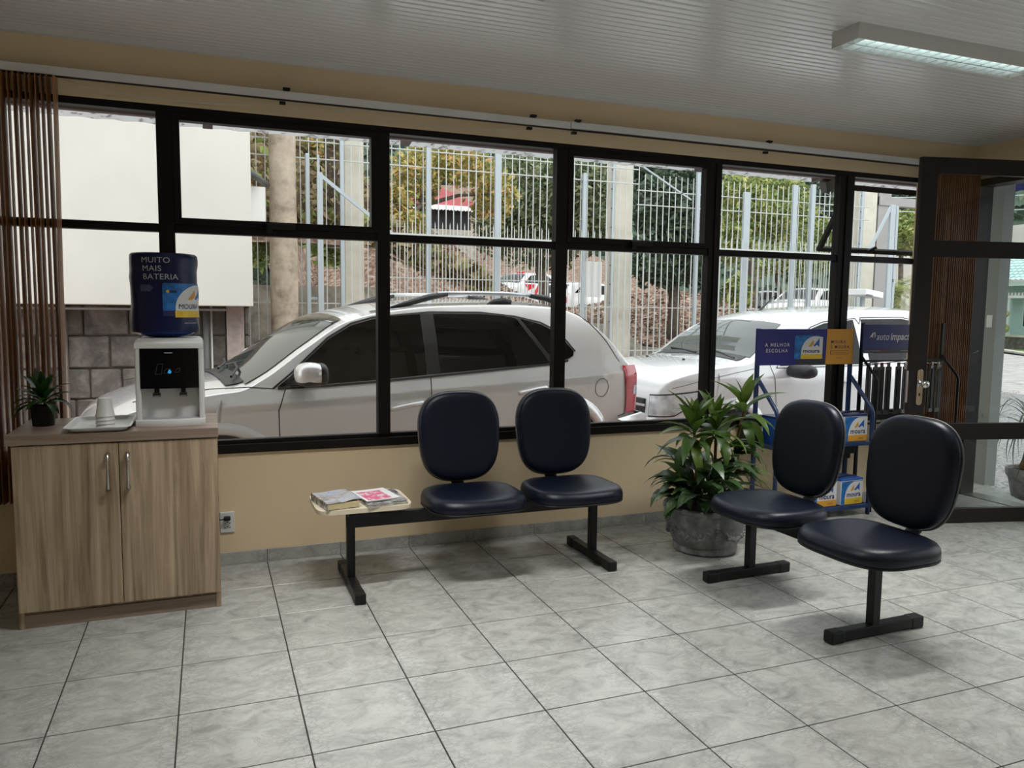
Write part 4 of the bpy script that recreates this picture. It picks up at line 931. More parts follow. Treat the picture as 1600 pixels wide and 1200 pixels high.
bx2 = thing('black_case', 'black case hung on the rear of the battery rack behind the plant', 'case', (3.94, 0.70, 0.50))
MB().box(3.90, 3.98, 0.66, 0.78, 0.50, 0.70).build('case_body', M['black_plastic'], bx2, rel=True, bevel=0.008)

# ================================================================ wiper rack
wk = thing('display_rack', 'black wire rack of wiper blades under a dark blue header, behind the door', 'display rack', (5.25, 0.66, 0.0))
for x in (4.875, 5.655):
    MB().box(x - 0.010, x + 0.010, 0.690, 0.708, 0.0, 1.335).build('rear_post', M['black_steel'], wk, rel=True)
    MB().tube([(x, 0.700, 1.10), (x, 0.66, 1.06), (x, 0.565, 0.965), (x, 0.545, 0.93), (x, 0.545, 0.88), (x, 0.545, 0.0)], 0.010, 8).build('front_post', M['black_steel'], wk, rel=True, smooth=True)
for z in (0.005, 0.60, 1.055):
    MB().box(4.865, 5.665, 0.690, 0.703, z, z + 0.015).build('cross_bar', M['black_steel'], wk, rel=True)
MB().box(4.875, 5.655, 0.54, 0.552, 0.58, 0.592).build('cross_bar', M['black_steel'], wk, rel=True)
s2 = MB().box(4.862, 5.45, 0.678, 0.689, 1.118, 1.325).build('header_board', M['sign_navy'], wk, rel=True, bevel=0.0015)
s2m = plane_map(Vector((4.862, 0.678, 1.118)) - world_loc(s2), (1, 0, 0), (0, 0, 1))
poly('header_band', [(0.0, 0.0), (0.587, 0.0), (0.587, 0.040), (0.0, 0.030)], s2m, 0.0008, M['sign_dark'], s2)
text('auto', 0.072, 0.122, 0.096, s2m, 0.0012, M['print_white'], s2, shear=0.2, sx=0.93)
text('impact.', 0.072, 0.254, 0.096, s2m, 0.0012, M['print_white'], s2, bold=0.0014, shear=0.2, sx=0.93)
text('(', 0.070, 0.50, 0.098, s2m, 0.0012, M['print_white'], s2, shear=0.2)
text('www.autoimpact.com.br', 0.013, 0.03, 0.014, s2m, 0.0014, M['print_grey'], s2)
text('@autoimpact', 0.013, 0.155, 0.014, s2m, 0.0014, M['print_red'], s2)
text('www.autoimpact.com', 0.013, 0.36, 0.014, s2m, 0.0014, M['print_grey'], s2)
poly('header_emblem', [(0.070, 0.120), (0.090, 0.150), (0.112, 0.150), (0.116, 0.124), (0.106, 0.108), (0.104, 0.136), (0.094, 0.136), (0.090, 0.112)], s2m, 0.0012, M['print_grey'], s2)
poly('header_emblem', [(0.058, 0.112), (0.086, 0.146), (0.086, 0.124)], s2m, 0.0014, M['print_white'], s2)
poly('header_emblem', [(0.086, 0.112), (0.104, 0.116), (0.094, 0.094)], s2m, 0.0014, M['print_red'], s2)
M['pack'] = mat('blister_pack', (0.10, 0.095, 0.09), 0.12, spec=0.7, var=0.5, vscale=9, aniso=(3, 3, 0.6))
M['pack_white'] = mat('white_pack', (0.62, 0.62, 0.62), 0.4)
def pack_mesh(h, w):
    return [MB().box(-w / 2, w / 2, -0.006, 0.006, -h, -0.03).box(-w * 0.28, w * 0.28, -0.004, 0.004, -0.032, 0).mesh('sleeve', bevel=0.003, seg=1), MB().box(-w * 0.30, w * 0.30, -0.011, -0.006, -h + 0.03, -0.05).mesh('wiper_blade', bevel=0.002, seg=1), MB().box(-0.004, 0.004, -0.004, 0.045, -0.014, -0.006).mesh('hook_wire')]
PA, PB = pack_mesh(0.375, 0.050), pack_mesh(0.20, 0.040)
for me, mm in zip(PA + PB, [M['pack'], M['black_plastic'], M['chrome'], M['black_plastic'], M['pack_white'], M['chrome']]): me.materials.append(mm)
xs = [4.905, 4.965, 5.025, 5.085, 5.185, 5.245, 5.305, 5.375, 5.44, 5.51, 5.58]
for q, x in enumerate(xs):
    t = thing('wiper_pack', 'wiper blade in a dark sleeve hanging on the upper row of the black rack', 'wiper blade', (x, 0.652 - 0.004 * (q % 2), 1.052), R(random.uniform(-10, 10)), 'wiper blades on the upper hooks')
    for me in PA: obj(me.name, me, None, t)
for q, x in enumerate([4.985, 5.045, 5.105, 5.165, 5.225, 5.285, 5.345, 5.405, 5.465, 5.525]):
    t = thing('wiper_pack', 'short wiper pack with a white label on the lower row of the black rack', 'wiper blade', (x, 0.648, 0.602), R(random.uniform(-8, 8)), 'wiper packs on the lower hooks')
    for me in PB: obj(me.name, me, None, t)

# ================================================================ outdoors: ground, eave
GZ = -0.16
struct('ground', MB().box(-6, 6.2, W + 0.15, 6.9, GZ - 0.1, GZ), M['paver'])
struct('ground_forecourt', MB().box(6.2, 15.6, -30, 14, GZ - 0.1, GZ), M['asphalt'])
struct('ground_backyard', MB().box(-14, 6.2, -30, YB - 0.15, GZ - 0.12, GZ - 0.01).box(-14, XL - 0.15, YB - 0.15, 6.9, GZ - 0.12, GZ - 0.01), M['asphalt'])
struct('street', MB().box(15.6, 60, -40, 40, GZ - 0.1, GZ - 0.005), M['cobble'])
struct('landing', MB().add([(6.164, -0.1, -0.004), (6.20, 0.30, -0.004), (6.64, 1.12, -0.004), (6.164, 1.12, -0.004), (6.164, -0.1, GZ), (6.20, 0.30, GZ), (6.64, 1.12, GZ), (6.164, 1.12, GZ)], [(0, 1, 2, 3), (0, 1, 5, 4), (1, 2, 6, 5), (2, 3, 7, 6)]), M['tile'])
rf_ = struct('roof_overhang', loc=(2.2, 1.4, 2.6))
ev = MB(); nn_ = 180
rows = []
for q in range(nn_ + 1):
    x = -2.6 + q * (9.2 / nn_); wv = 0.004 * math.sin(q * 2.1)
    rows.append([(x, W + 0.15, 2.530 + wv), (x, 1.45, 2.440 + wv), (x, 1.45, 2.452 + wv), (x, W + 0.15, 2.542 + wv)])
ev.grid(rows, closed=True); ev.build('roof_sheet', M['eave'], rf_, rel=True)
MB().box(-2.6, 6.6, 1.17, 1.215, 2.4205, 2.485).build('purlin', M['rafter'], rf_, rel=True)
for x in (-0.6, 0.55, 1.71, 2.80, 3.90, 4.98, 6.1):
    MB().add([(x - 0.027, W + 0.15, 2.485), (x + 0.027, W + 0.15, 2.485), (x + 0.027, 1.37, 2.420), (x - 0.027, 1.37, 2.420), (x - 0.027, W + 0.15, 2.53), (x + 0.027, W + 0.15, 2.53), (x + 0.027, 1.37, 2.455), (x - 0.027, 1.37, 2.455)], [(0, 1, 2, 3), (4, 5, 6, 7), (0, 1, 5, 4), (1, 2, 6, 5), (2, 3, 7, 6), (3, 0, 4, 7)]).build('rafter', M['rafter'], rf_, rel=True)
fld = thing('floodlight', 'small grey floodlight on a bracket under the eave outside the window', 'floodlight', (5.10, 1.25, 2.46))
fb = MB().box(-0.075, 0.075, -0.035, 0.035, -0.05, 0.05).build('lamp_head', M['dark_grey'], fld, bevel=0.008); fb.location = (-0.055, 0.02, -0.055); fb.rotation_euler = (R(20), R(-32), 0)
MB().tube([(0.075, 0, 0.06), (0.07, 0, 0.0), (0.02, 0.01, -0.03)], 0.012, 8).build('bracket', M['grey_metal'], fld, smooth=True)

# ================================================================ white building over a stone wall
bw = thing('building', 'windowless white building jutting over a grey stone base at the far left', 'building', (0.0, 4.75, GZ))
MB().box(-6.0, 0.948, 4.60, 9.0, 1.40, 5.2).build('upper_wall', M['white_render'], bw, rel=True, bevel=0.01)
MB().box(-6.0, 0.93, 5.02, 9.0, GZ, 1.40).build('base_wall', M['mortar'], bw, rel=True)
MB().box(-6.0, 0.70, 4.80, 4.84, 1.352, 1.372).build('ledge_strip', M['grey_metal'], bw, rel=True)
rs = random.Random(5); zrow = GZ; row = 0
while zrow < 1.36:
    h = [0.33, 0.31, 0.30, 0.32, 0.31][row % 5]; x = -1.6 + (0.2 if row % 2 else 0.0)
    while x < 0.45:
        w = rs.uniform(0.26, 0.44); d = rs.uniform(0.0, 0.02)
        vb_ = MB().box(x + 0.008, min(x + w, 0.47) - 0.008, 4.985 - d, 5.05, zrow + 0.008, min(zrow + h, 1.4) - 0.008)
        vb_.v = [(a + rs.uniform(-0.006, 0.006), b, c + rs.uniform(-0.006, 0.006)) for a, b, c in vb_.v]
        vb_.build('stone_block', M['stone'], bw, rel=True, bevel=0.012, seg=1); x += w
    for xa, xb in ((0.545, 0.70), (0.87, 0.93)):
        vb_ = MB().box(xa + 0.006, xb - 0.006, 4.99, 5.05, zrow + 0.008, min(zrow + h, 1.4) - 0.008); vb_.build('stone_block', M['stone'], bw, rel=True, bevel=0.01, seg=1)
    zrow += h; row += 1
MB().box(0.70, 0.868, 4.88, 5.05, GZ, 1.40).build('pilaster', M['pilaster'], bw, rel=True, bevel=0.005)
MB().box(-0.82, -0.745, 4.88, 5.05, GZ, 1.40).build('pilaster', M['pilaster'], bw, rel=True, bevel=0.005)
MB().tube([(0.505, 4.90, 1.40), (0.505, 4.90, GZ)], 0.030, 12).build('downpipe', M['dark_grey'], bw, rel=True, smooth=True)
MB().tube([(0.555, 4.95, 1.40), (0.555, 4.95, GZ)], 0.011, 8).build('thin_pipe', M['white_paint'], bw, rel=True, smooth=True)
MB().tube([(0.946, 4.9, 2.76), (1.16, 5.5, 2.73)], 0.035, 10).build('side_pipe', M['dark_grey'], bw, rel=True, smooth=True)
MB().box(0.948, 1.12, 5.2, 5.4, 2.30, 2.66).build('meter_box', M['white_paint'], bw, rel=True, bevel=0.005)

# ================================================================ utility pole, columns, retaining wall
up_ = thing('utility_pole', 'thick weathered concrete utility pole in front of the fence', 'pole', (1.335, 5.6, GZ))
rows = []; rq = random.Random(3)
for q in range(41):
    z = q * 0.18; rows.append([((0.158 - z * 0.004 + 0.0025 * math.sin(a * 2 + q * 0.7) - (0.010 if abs((a + 1.2) % (2 * math.pi) - 0.05) < 0.1 else 0)) * math.cos(a), (0.158 - z * 0.004 - (0.010 if abs((a + 1.2) % (2 * math.pi) - 0.05) < 0.1 else 0)) * math.sin(a), z) for a in [2 * math.pi * j / 40 for j in range(40)]])
pg = MB(); pg.grid(rows, closed=True); pg.build('pole_shaft', M['pole'], up_, smooth=True)
for (x0, x1, y, zt, lab) in ((2.10, 2.335, 6.12, 4.2, 'pale concrete column behind the fence beside the steel gate post'), (5.80, 6.07, 6.12, 4.2, 'pale concrete column behind the fence above the second car'), (10.62, 10.92, 6.5, 4.2, 'pale concrete column by the gate motor near the door')):
    t = thing('concrete_column', lab, 'column', ((x0 + x1) / 2, y + 0.12, GZ))
    MB().box(x0, x1, y, y + 0.24, GZ, zt).build('shaft', M['concrete_col'], t, rel=True, bevel=0.01)
    MB().box(x0 - 0.05, x0 - 0.004, y - 0.02, y + 0.03, GZ, zt).build('steel_angle', M['galv'], t, rel=True)
    for q in range(14): MB().box(x0 - 0.064, x0 - 0.05, y - 0.018, y - 0.004, 0.2 + q * 0.26, 0.215 + q * 0.26).build('bolt', M['dark_grey'], t, rel=True)
def zedge(x):
    pts = [(-20, 1.65), (2.6, 1.68), (5.2, 1.22), (6.3, 1.20), (6.8, 0.86), (7.8, 0.78), (10, 0.72), (60, 0.5)]
    for (a, za), (b, zb) in zip(pts, pts[1:]):
        if a <= x <= b: return za + (zb - za) * (x - a) / (b - a)
    return 0.7
rw = MB(); rows = []
for q in range(68):
    x = 0.95 + q * 0.15; z = zedge(x); rows.append([(x, 6.95, GZ), (x, 6.95, z), (x, 7.15, z), (x, 7.15, GZ)])
rw.grid(rows, closed=True); struct('retaining_wall', rw, M['ret_wall'])
def terrain(x, y):
    z0 = zedge(x) - 0.05
    d = y - 7.1
    z = z0 + (0.98 - z0) * min(1, d / 9.0) if x > 3 else z0 + d * 0.12
    if x > 8: z = z0 + (0.9 - z0) * min(1, d / 9)
    g = lambda cx_, cy_, sx_, sy_, h: h * math.exp(-((x - cx_) / sx_) ** 2 - ((y - cy_) / sy_) ** 2)
    z += g(5.6, 16.5, 2.1, 3.6, 2.1) + g(2.0, 13.0, 3.0, 5.0, 2.0) + g(11.2, 13.0, 2.8, 3.2, 1.05) + g(-4, 14, 5, 6, 2.0)
    if y > 30: z += (y - 30) * 0.33
    z += g(13.2, 27, 4, 3, 0.6)
    if (x - 0.53) > 1.19 * (y + 3.6): return GZ - 0.04
    if x > 24: z = z * max(0.15, 1 - (x - 24) / 12)
    return z + 0.06 * noise.noise(Vector((x * 0.9, y * 0.9, 0)))
tr = MB(); tr.grid([[(x, y, terrain(x, y)) for y in [7.1 + 0.45 * k for k in range(70)] + [39 + 2.0 * k for k in range(14)]] for x in [-12 + 0.55 * k for k in range(90)]])
struct('hillside', tr, M['soil'], smooth=True)
def scatter_cards(name, n, pos, size, m, label, cat, flat=0.5, seed=1, kind='stuff', parent=None):
    rg = random.Random(seed); mb = MB()
    for q in range(n):
        p = pos(rg)
        if p is None: continue
        s = rg.uniform(*size); a = rg.uniform(0, 6.28); nrm = Vector((rg.uniform(-1, 1) * flat, rg.uniform(-1, 1) * flat, 1)).normalized()
        t = Vector((math.cos(a), math.sin(a), 0)); t = (t - nrm * t.dot(nrm)).normalized(); b = nrm.cross(t) * 0.45
        p = Vector(p)
        mb.add([p - t * s, p + b * s, p + t * s, p - b * s], [(0, 1, 2, 3)])
    me = bpy.data.meshes.new(name); me.from_pydata(mb.v, [], mb.f)
    o = obj(name, me, m, parent); o['kind'] = kind
    if label: o['label'] = label; o['category'] = cat
    return o
def p_lit(rg):
    x = rg.uniform(3.0, 16); y = 7.4 + 13 * rg.random() ** 1.3; return (x, y, terrain(x, y) + 0.02)
scatter_cards('fallen_leaves', 22000, p_lit, (0.03, 0.075), M['litter'], 'reddish brown fallen leaves covering the bank behind the fence', 'leaves', 0.7, 3)
def p_dry(rg):
    x = rg.uniform(0.9, 4.4); y = 7.35 + 5 * rg.random() ** 1.4; return (x, y, terrain(x, y) + rg.uniform(0.0, 0.32))
scatter_cards('dry_grass', 9000, p_dry, (0.07, 0.20), M['dry_grass'], 'dry brown grass on the bank above the retaining wall', 'grass', 4.0, 4)

# ================================================================ fences
FB = 0.0985
fbar = MB().box(-0.0055, 0.0055, -0.004, 0.004, 0, 3.62).mesh('bar'); fbar.materials.append(M['fence_white'])
fbar2 = MB().box(-0.0055, 0.0055, -0.004, 0.004, 0, 3.36).mesh('bar'); fbar2.materials.append(M['fence_white'])
fen = thing('fence', 'tall pale steel bar fence standing behind the parked cars', 'fence', (5.0, 6.0, GZ))
x = 0.98; k = 0
while x < 10.2:
    if x < 6.12: zt = None
    top = 3.62 if x < 6.2 else max(3.36, 3.62 - (x - 6.2) * 0.4)
    o = obj('bar', fbar if x < 6.2 else fbar2, None, fen, (x - 5.0, 0, 0.08))
    x += FB; k += 1
for (xa, xb, z) in ((0.95, 6.1, 3.335), (0.95, 6.1, 3.14), (6.08, 10.25, 3.06), (6.08, 10.25, 2.865), (0.95, 10.25, 1.45), (0.95, 10.25, 0.85), (2.4, 5.3, 1.78), (0.95, 10.25, 0.1)):
    MB().box(xa, xb, 5.99, 6.012, z - 0.006, z + 0.006).build('rail', M['fence_white'], fen, rel=True)
for (x, zt, w) in ((2.045, 4.0, 0.045), (3.10, 4.0, 0.05), (4.02, 4.0, 0.085), (5.25, 3.22, 0.05), (7.04, 3.52, 0.055), (7.88, 3.14, 0.11), (8.75, 3.30, 0.085), (9.09, 3.33, 0.07)):
    MB().box(x - w / 2, x + w / 2, 5.94, 5.985, GZ, zt).build('post', M['galv'], fen, rel=True, bevel=0.004)
MB().bar((6.08, 6.0, 3.42), (6.95, 6.0, 2.98), 0.02).build('brace', M['galv'], fen, rel=True)
gate = thing('sliding_gate', 'low steel sliding gate with spiked bars and slanted end braces', 'gate', (6.2, 5.75, GZ))
gb = MB().box(-0.005, 0.005, -0.004, 0.004, 0, 2.52).add([(-0.005, -0.004, 2.52), (0.005, -0.004, 2.52), (0.005, 0.004, 2.52), (-0.005, 0.004, 2.52), (0, 0, 2.57)], [(0, 1, 4), (1, 2, 4), (2, 3, 4), (3, 0, 4)]).mesh('bar'); gb.materials.append(M['fence_white'])
x = 2.66
while x < 9.9:
    obj('bar', gb, None, gate, (x - 6.2, 0, 0.05)); x += 0.0945
MB().box(2.58, 9.95, 5.72, 5.745, 2.245, 2.30).build('top_rail', M['fence_white'], gate, rel=True)
MB().box(1.74, 10.85, 5.72, 5.745, 0.0, 0.06).build('bottom_rail', M['fence_white'], gate, rel=True)
MB().box(1.725, 1.79, 5.72, 5.76, -0.1, 2.94).build('end_post', M['galv'], gate, rel=True, bevel=0.004)
MB().box(1.742, 1.758, 5.735, 5.75, 2.94, 3.14).build('end_spike', M['galv'], gate, rel=True)
MB().box(1.605, 1.655, 5.80, 5.85, -0.1, 3.16).build('guide_post', M['galv'], gate, rel=True, bevel=0.012)
MB().box(1.65, 1.73, 5.81, 5.83, 1.49, 1.52).build('guide_arm', M['galv'], gate, rel=True)
MB().bar((1.77, 5.74, 2.91), (2.64, 5.74, 2.255), 0.03, 0.04).build('brace', M['galv'], gate, rel=True)
MB().bar((9.95, 5.74, 2.26), (10.42, 5.74, 3.05), 0.03, 0.04).build('brace', M['galv'], gate, rel=True)
MB().box(10.40, 10.50, 5.72, 5.76, -0.1, 3.08).build('end_post', M['galv'], gate, rel=True, bevel=0.004)
MB().box(10.60, 10.65, 5.80, 5.85, -0.1, 3.08).build('guide_post', M['galv'], gate, rel=True, bevel=0.006)
for z in (0.6, 1.3, 1.9): MB().box(10.57, 10.60, 5.78, 5.82, z, z + 0.05).build('hinge_bolt', M['dark_grey'], gate, rel=True)
wbd = thing('blank_signboard', 'blank white board fixed to the fence beside the concrete column', 'signboard', (5.45, 6.04, 1.55))
MB().box(5.275, 5.575, 6.03, 6.045, 1.585, 2.065).build('board', M['white_paint'], wbd, rel=True, bevel=0.002)
gm = thing('floodlight', 'white box lamp on a post by the right end of the gate', 'floodlight', (9.70, 5.45, 1.70))
gmb = MB().box(-0.29, 0.29, -0.14, 0.14, -0.045, 0.045).build('lamp_box', M['white_paint'], gm, bevel=0.006); gmb.rotation_euler = (0, R(4), R(20))
MB().box(-0.27, -0.07, -0.145, -0.13, -0.06, -0.03).build('lamp_grille', M['dark_grey'], gmb)
MB().bar((0, 0.05, -0.04), (0.0, 0.05, -1.86), 0.05).build('lamp_post', M['galv'], gm)
pt = thing('gantry', 'grey metal beam frame standing over the gate end near the door', 'gantry', (11.1, 6.55, GZ))
MB().box(10.95, 11.22, 6.5, 6.6, GZ, 4.2).build('upright', M['grey_metal'], pt, rel=True); MB().box(10.95, 13.5, 6.48, 6.62, 3.20, 3.34).build('beam', M['grey_metal'], pt, rel=True)
for z in (3.4, 3.46): MB().box(11.02, 11.15, 6.49, 6.50, z, z + 0.03).build('plate', M['dark_grey'], pt, rel=True)
# ================================================================ cars
def interp(pts, x):
    if x <= pts[0][0]: return pts[0][1]
    for (a, va), (b, vb) in zip(pts, pts[1:]):
        if x <= b: return va + (vb - va) * (x - a) / (b - a)
    return pts[-1][1]
def smooth_interp(pts, x):
    n = len(pts)
    for i in range(n - 1):
        x0, y0 = pts[i]; x1, y1 = pts[i + 1]
        if x <= x1 or i == n - 2:
            x = min(max(x, x0), x1); h = x1 - x0; t = (x - x0) / h
            d = (y1 - y0) / h
            def tang(k):
                if k <= 0 or k >= n - 1: return d
                a = (pts[k][1] - pts[k - 1][1]) / (pts[k][0] - pts[k - 1][0]); b = (pts[k + 1][1] - pts[k][1]) / (pts[k + 1][0] - pts[k][0])
                return 0 if a * b <= 0 else 2 * a * b / (a + b)
            m0, m1 = tang(i), tang(i + 1)
            return (2 * t ** 3 - 3 * t ** 2 + 1) * y0 + (t ** 3 - 2 * t ** 2 + t) * h * m0 + (-2 * t ** 3 + 3 * t ** 2) * y1 + (t ** 3 - t ** 2) * h * m1
G0 = [(0.2, 0.905), (0.45, 0.945), (0.70, 0.978), (0.925, 1.0), (0.945, 0.994), (1.06, 0.940), (1.10, 0.930), (1.3, 0.865), (1.5, 0.775), (1.62, 0.715), (1.7, 0.67)]
class Car:
    def __init__(s, root, top, width, hw, zl=0.24, gz=G0, paint='car_white', crown=0.05):
        s.root = root; s.top = top; s.wd = width; s.hw = hw; s.zl = zl; s.g = gz; s.cr = crown; s.crease = (0.93, 0.0); s.L = top[-1][0]; s.paint = paint
    def zr(s, x): return smooth_interp(s.top, x)
    def ys(s, x, z): z = z - (s.crease[0] + s.crease[1] * x - 0.93); return s.hw * interp(s.wd, x) * interp(s.g, min(max(z, s.g[0][0]), s.g[-1][0]))
    def edge(s, x):
        z = s.zr(x) - s.cr; return s.ys(x, z - 0.015), z
    def topz(s, x, y):
        yc, ze = s.edge(x); return s.zr(x) - s.cr * (min(1, abs(y) / yc)) ** 2.2
    def body(s, ns=110):
        xs = sorted(set([0, 0.006, 0.015, 0.03, 0.05] + [s.L * k / ns for k in range(1, ns)] + [s.L - 0.05, s.L - 0.03, s.L - 0.015, s.L - 0.006, s.L]))
        rows = []
        for x in xs:
            yc, ze = s.edge(x); half = [(0.6 * s.hw, s.zl)]
            ze = max(ze, s.zl + 0.1)
            zk = s.crease[0] + s.crease[1] * x; zt = ze - 0.02
            if zt > zk + 0.08: zl_ = [s.zl + (zk - s.zl) * k / 8 for k in range(9)] + [zk + 0.018 + (zt - zk - 0.018) * k / 8 for k in range(9)]
            else: zl_ = [s.zl + (zt - s.zl) * k / 17 for k in range(18)]
            for z in zl_: half.append((s.ys(x, z), z))
            yk = half[-1][0]
            half += [(yk - 0.006, ze - 0.007), (yk - 0.016, ze - 0.0005)]
            yt = yk - 0.016
            for k in range(1, 8):
                y = yt * (1 - k / 7.0); half.append((y, s.zr(x) - s.cr * (y / yt) ** 2.2))
            rows.append([(x, -y, z) for y, z in half] + [(x, y, z) for y, z in reversed(half[:-1])])
        mb = MB(); mb.grid(rows); n = len(rows[0]); mb.f += [tuple(range(n)), tuple(reversed(range(len(mb.v) - n, len(mb.v))))]
        mb.f += [(i * n, (i + 1) * n, (i + 1) * n + n - 1, i * n + n - 1) for i in range(len(rows) - 1)]
        s.bo = mb.build('body', M[s.paint], s.root, auto=24); return s.bo
    def side(s, pts, name, m, off=0.004, parent=None, cuts=3, sides=(-1, 1), thick=0.004):
        for sg in sides:
            fn = lambda u, v, d: Vector((u, sg * (s.ys(u, v) + d), v))
            poly(name, pts, fn, off, M[m], parent or s.root, cuts, thick)
    def ribbon(s, pts, name, m, w=0.006, off=0.003, sides=(-1, 1), sub=6):
        P = []
        for a, b in zip(pts, pts[1:]):
            for k in range(sub): P.append((a[0] + (b[0] - a[0]) * k / sub, a[1] + (b[1] - a[1]) * k / sub))
        P.append(pts[-1])
        for sg in sides:
            L_, R_ = [], []
            for k, p in enumerate(P):
                q = P[min(k + 1, len(P) - 1)]; r = P[max(k - 1, 0)]; d = Vector((q[0] - r[0], q[1] - r[1])).normalized(); nn = Vector((-d.y, d.x)) * w / 2
                L_.append((p[0] + nn.x, sg * (s.ys(p[0] + nn.x, p[1] + nn.y) + off), p[1] + nn.y)); R_.append((p[0] - nn.x, sg * (s.ys(p[0] - nn.x, p[1] - nn.y) + off), p[1] - nn.y))
            MB().grid([L_, R_]).build(name, M[m], s.root)
    def screen(s, x0, x1, name, m, inset=0.12, off=0.006, f0=None):
        rows = []
        for k in range(15):
            x = x0 + (x1 - x0) * k / 14; e = 0.004; dz = (s.zr(x + e) - s.zr(x - e)) / (2 * e); nn = Vector((-dz, 0, 1)).normalized() * off
            yw = s.edge(x)[0] - inset
            rows.append([Vector((x, y, s.topz(x, y))) + nn for y in [yw * (-1 + j / 8) for j in range(17)]])
        return MB().grid(rows).build(name, M[m], s.root, smooth=True)
    def wheel(s, x, r=0.335, rim=0.22):
        for sg in (-1, 1):
            t = MB().lathe([(rim, -0.10), (r - 0.03, -0.10), (r, -0.075), (r, 0.075), (r - 0.03, 0.10), (rim, 0.10)], 36, capb=False, capt=False)
            t.v = [(x + a, sg * (s.hw - 0.095) + c, r + b) for a, b, c in t.v]; w_ = t.build('wheel', M['rubber'], s.root, auto=40)
            t = MB(); y0 = sg * (s.hw - 0.005)
            t.lathe([(0.05, 0.0), (rim + 0.005, 0.03)], 30); t.v = [(x + a, y0 - sg * (c + 0.005), r + b) for a, b, c in t.v]
            for q in range(5):
                a = R(90 + 72 * q); t.bar((x, y0, r), (x + rim * math.cos(a), y0 - sg * 0.01, r + rim * math.sin(a)), 0.05, 0.03, up=(0, 1, 0))
            t.build('rim', M['alloy'], w_)
    def arch(s, x, zc, r, drop=0.30):
        for sg in (-1, 1):
            pts = [(x - r, s.zl)] + [(x + r * math.cos(a), zc + r * math.sin(a)) for a in [math.pi - math.pi * k / 20 for k in range(21)]] + [(x + r, s.zl)]
            fn = lambda u, v, d: Vector((u, sg * (s.ys(u, max(v, 0.3)) + d), v))
            poly('wheel_arch', pts, fn, 0.003, M['car_seam'], s.root, 2, 0.003)
    def flare(s, x, zc, r0, r1, out=0.035, a0=0, a1=180):
        for sg in (-1, 1):
            rows = []
            for k in range(25):
                a = R(a0 + (a1 - a0) * k / 24); row = []
                for f, o in ((0.0, -0.02), (0.0, out * 0.7), (0.2, out), (0.5, out * 0.92), (0.8, out * 0.5), (1.0, 0.001)):
                    r = r0 + (r1 - r0) * f; px, pz = x + r * math.cos(a), zc + r * math.sin(a); row.append((px, sg * (s.ys(px, max(pz, 0.3)) + o), pz))
                rows.append(row)
            MB().grid(rows).build('fender_flare', M[s.paint], s.root, smooth=True)
def blob(center, rad, n=2, ex=2.6):
    bmq = bmesh.new(); bmesh.ops.create_icosphere(bmq, subdivisions=n + 1, radius=1)
    vs = []
    for v in bmq.verts:
        c = v.co; k = (abs(c.x) ** ex + abs(c.y) ** ex + abs(c.z) ** ex) ** (-1 / ex); c = c * k
        vs.append((center[0] + c.x * rad[0], center[1] + c.y * rad[1], center[2] + c.z * rad[2]))
    fs = [[v.index for v in f.verts] for f in bmq.faces]; bmq.free(); return vs, fs
def place_car(th, x0, y0, fo, hw, z=GZ):
    u = Vector((math.cos(th), math.sin(th), 0)); n = Vector((-math.sin(th), math.cos(th), 0))
    return Vector((x0, y0, z)) - u * fo + n * hw

# --- the white off-roader right outside the window
th = R(7.2)
c1 = thing('car', 'pearl white off-roader with dark windows and roof rails, right outside the window', 'car', place_car(th, 0.57, 1.76, 0.84, 0.9), th)
top1 = [(0.0, 0.62), (0.03, 0.72), (0.10, 0.82), (0.22, 0.90), (0.45, 0.975), (0.88, 1.045), (0.985, 1.055), (1.13, 1.12), (1.45, 1.335), (1.76, 1.515), (2.06, 1.585), (2.5, 1.63), (3.1, 1.645), (3.5, 1.63), (3.66, 1.59), (3.80, 1.525), (3.96, 1.41), (4.13, 1.235), (4.25, 1.09), (4.325, 0.95), (4.35, 0.72), (4.36, 0.60)]
wd1 = [(0, 0.70), (0.06, 0.80), (0.16, 0.88), (0.35, 0.94), (0.7, 0.985), (1.2, 1.0), (3.5, 1.0), (3.9, 0.985), (4.15, 0.945), (4.28, 0.885), (4.36, 0.80)]
k1 = Car(c1, top1, wd1, 0.9); k1.crease = (0.854, 0.0433)
k1.body()
k1.screen(1.04, 1.74, 'windscreen', 'car_wind', 0.105)
k1.screen(3.80, 4.10, 'rear_window', 'car_glass', 0.14)
k1.side([(1.23, 1.022), (1.32, 1.09), (1.44, 1.20), (1.60, 1.335), (1.78, 1.435), (1.95, 1.48), (2.08, 1.50), (2.315, 1.518), (2.315, 1.072), (1.94, 1.048), (1.55, 1.030)], 'side_window', 'car_glass', 0.005)
k1.side([(2.42, 1.522), (2.82, 1.522), (3.02, 1.508), (3.12, 1.492), (3.38, 1.135), (2.42, 1.078)], 'side_window', 'car_glass', 0.005)
k1.side([(3.16, 1.487), (3.34, 1.445), (3.46, 1.385), (3.55, 1.30), (3.615, 1.225), (3.605, 1.190), (3.55, 1.165), (3.42, 1.142)], 'quarter_window', 'car_glass', 0.005)
k1.side([(2.318, 1.52), (2.418, 1.523), (2.418, 1.076), (2.318, 1.072)], 'door_pillar', 'car_trim', 0.0045)
k1.side([(3.125, 1.49), (3.155, 1.488), (3.415, 1.142), (3.385, 1.136)], 'door_pillar', 'car_trim', 0.0045)
k1.ribbon([(1.23, 1.012), (1.55, 1.018), (1.94, 1.036), (2.4, 1.064), (3.40, 1.128), (3.55, 1.152)], 'window_strip', 'car_trim', 0.016, 0.007)
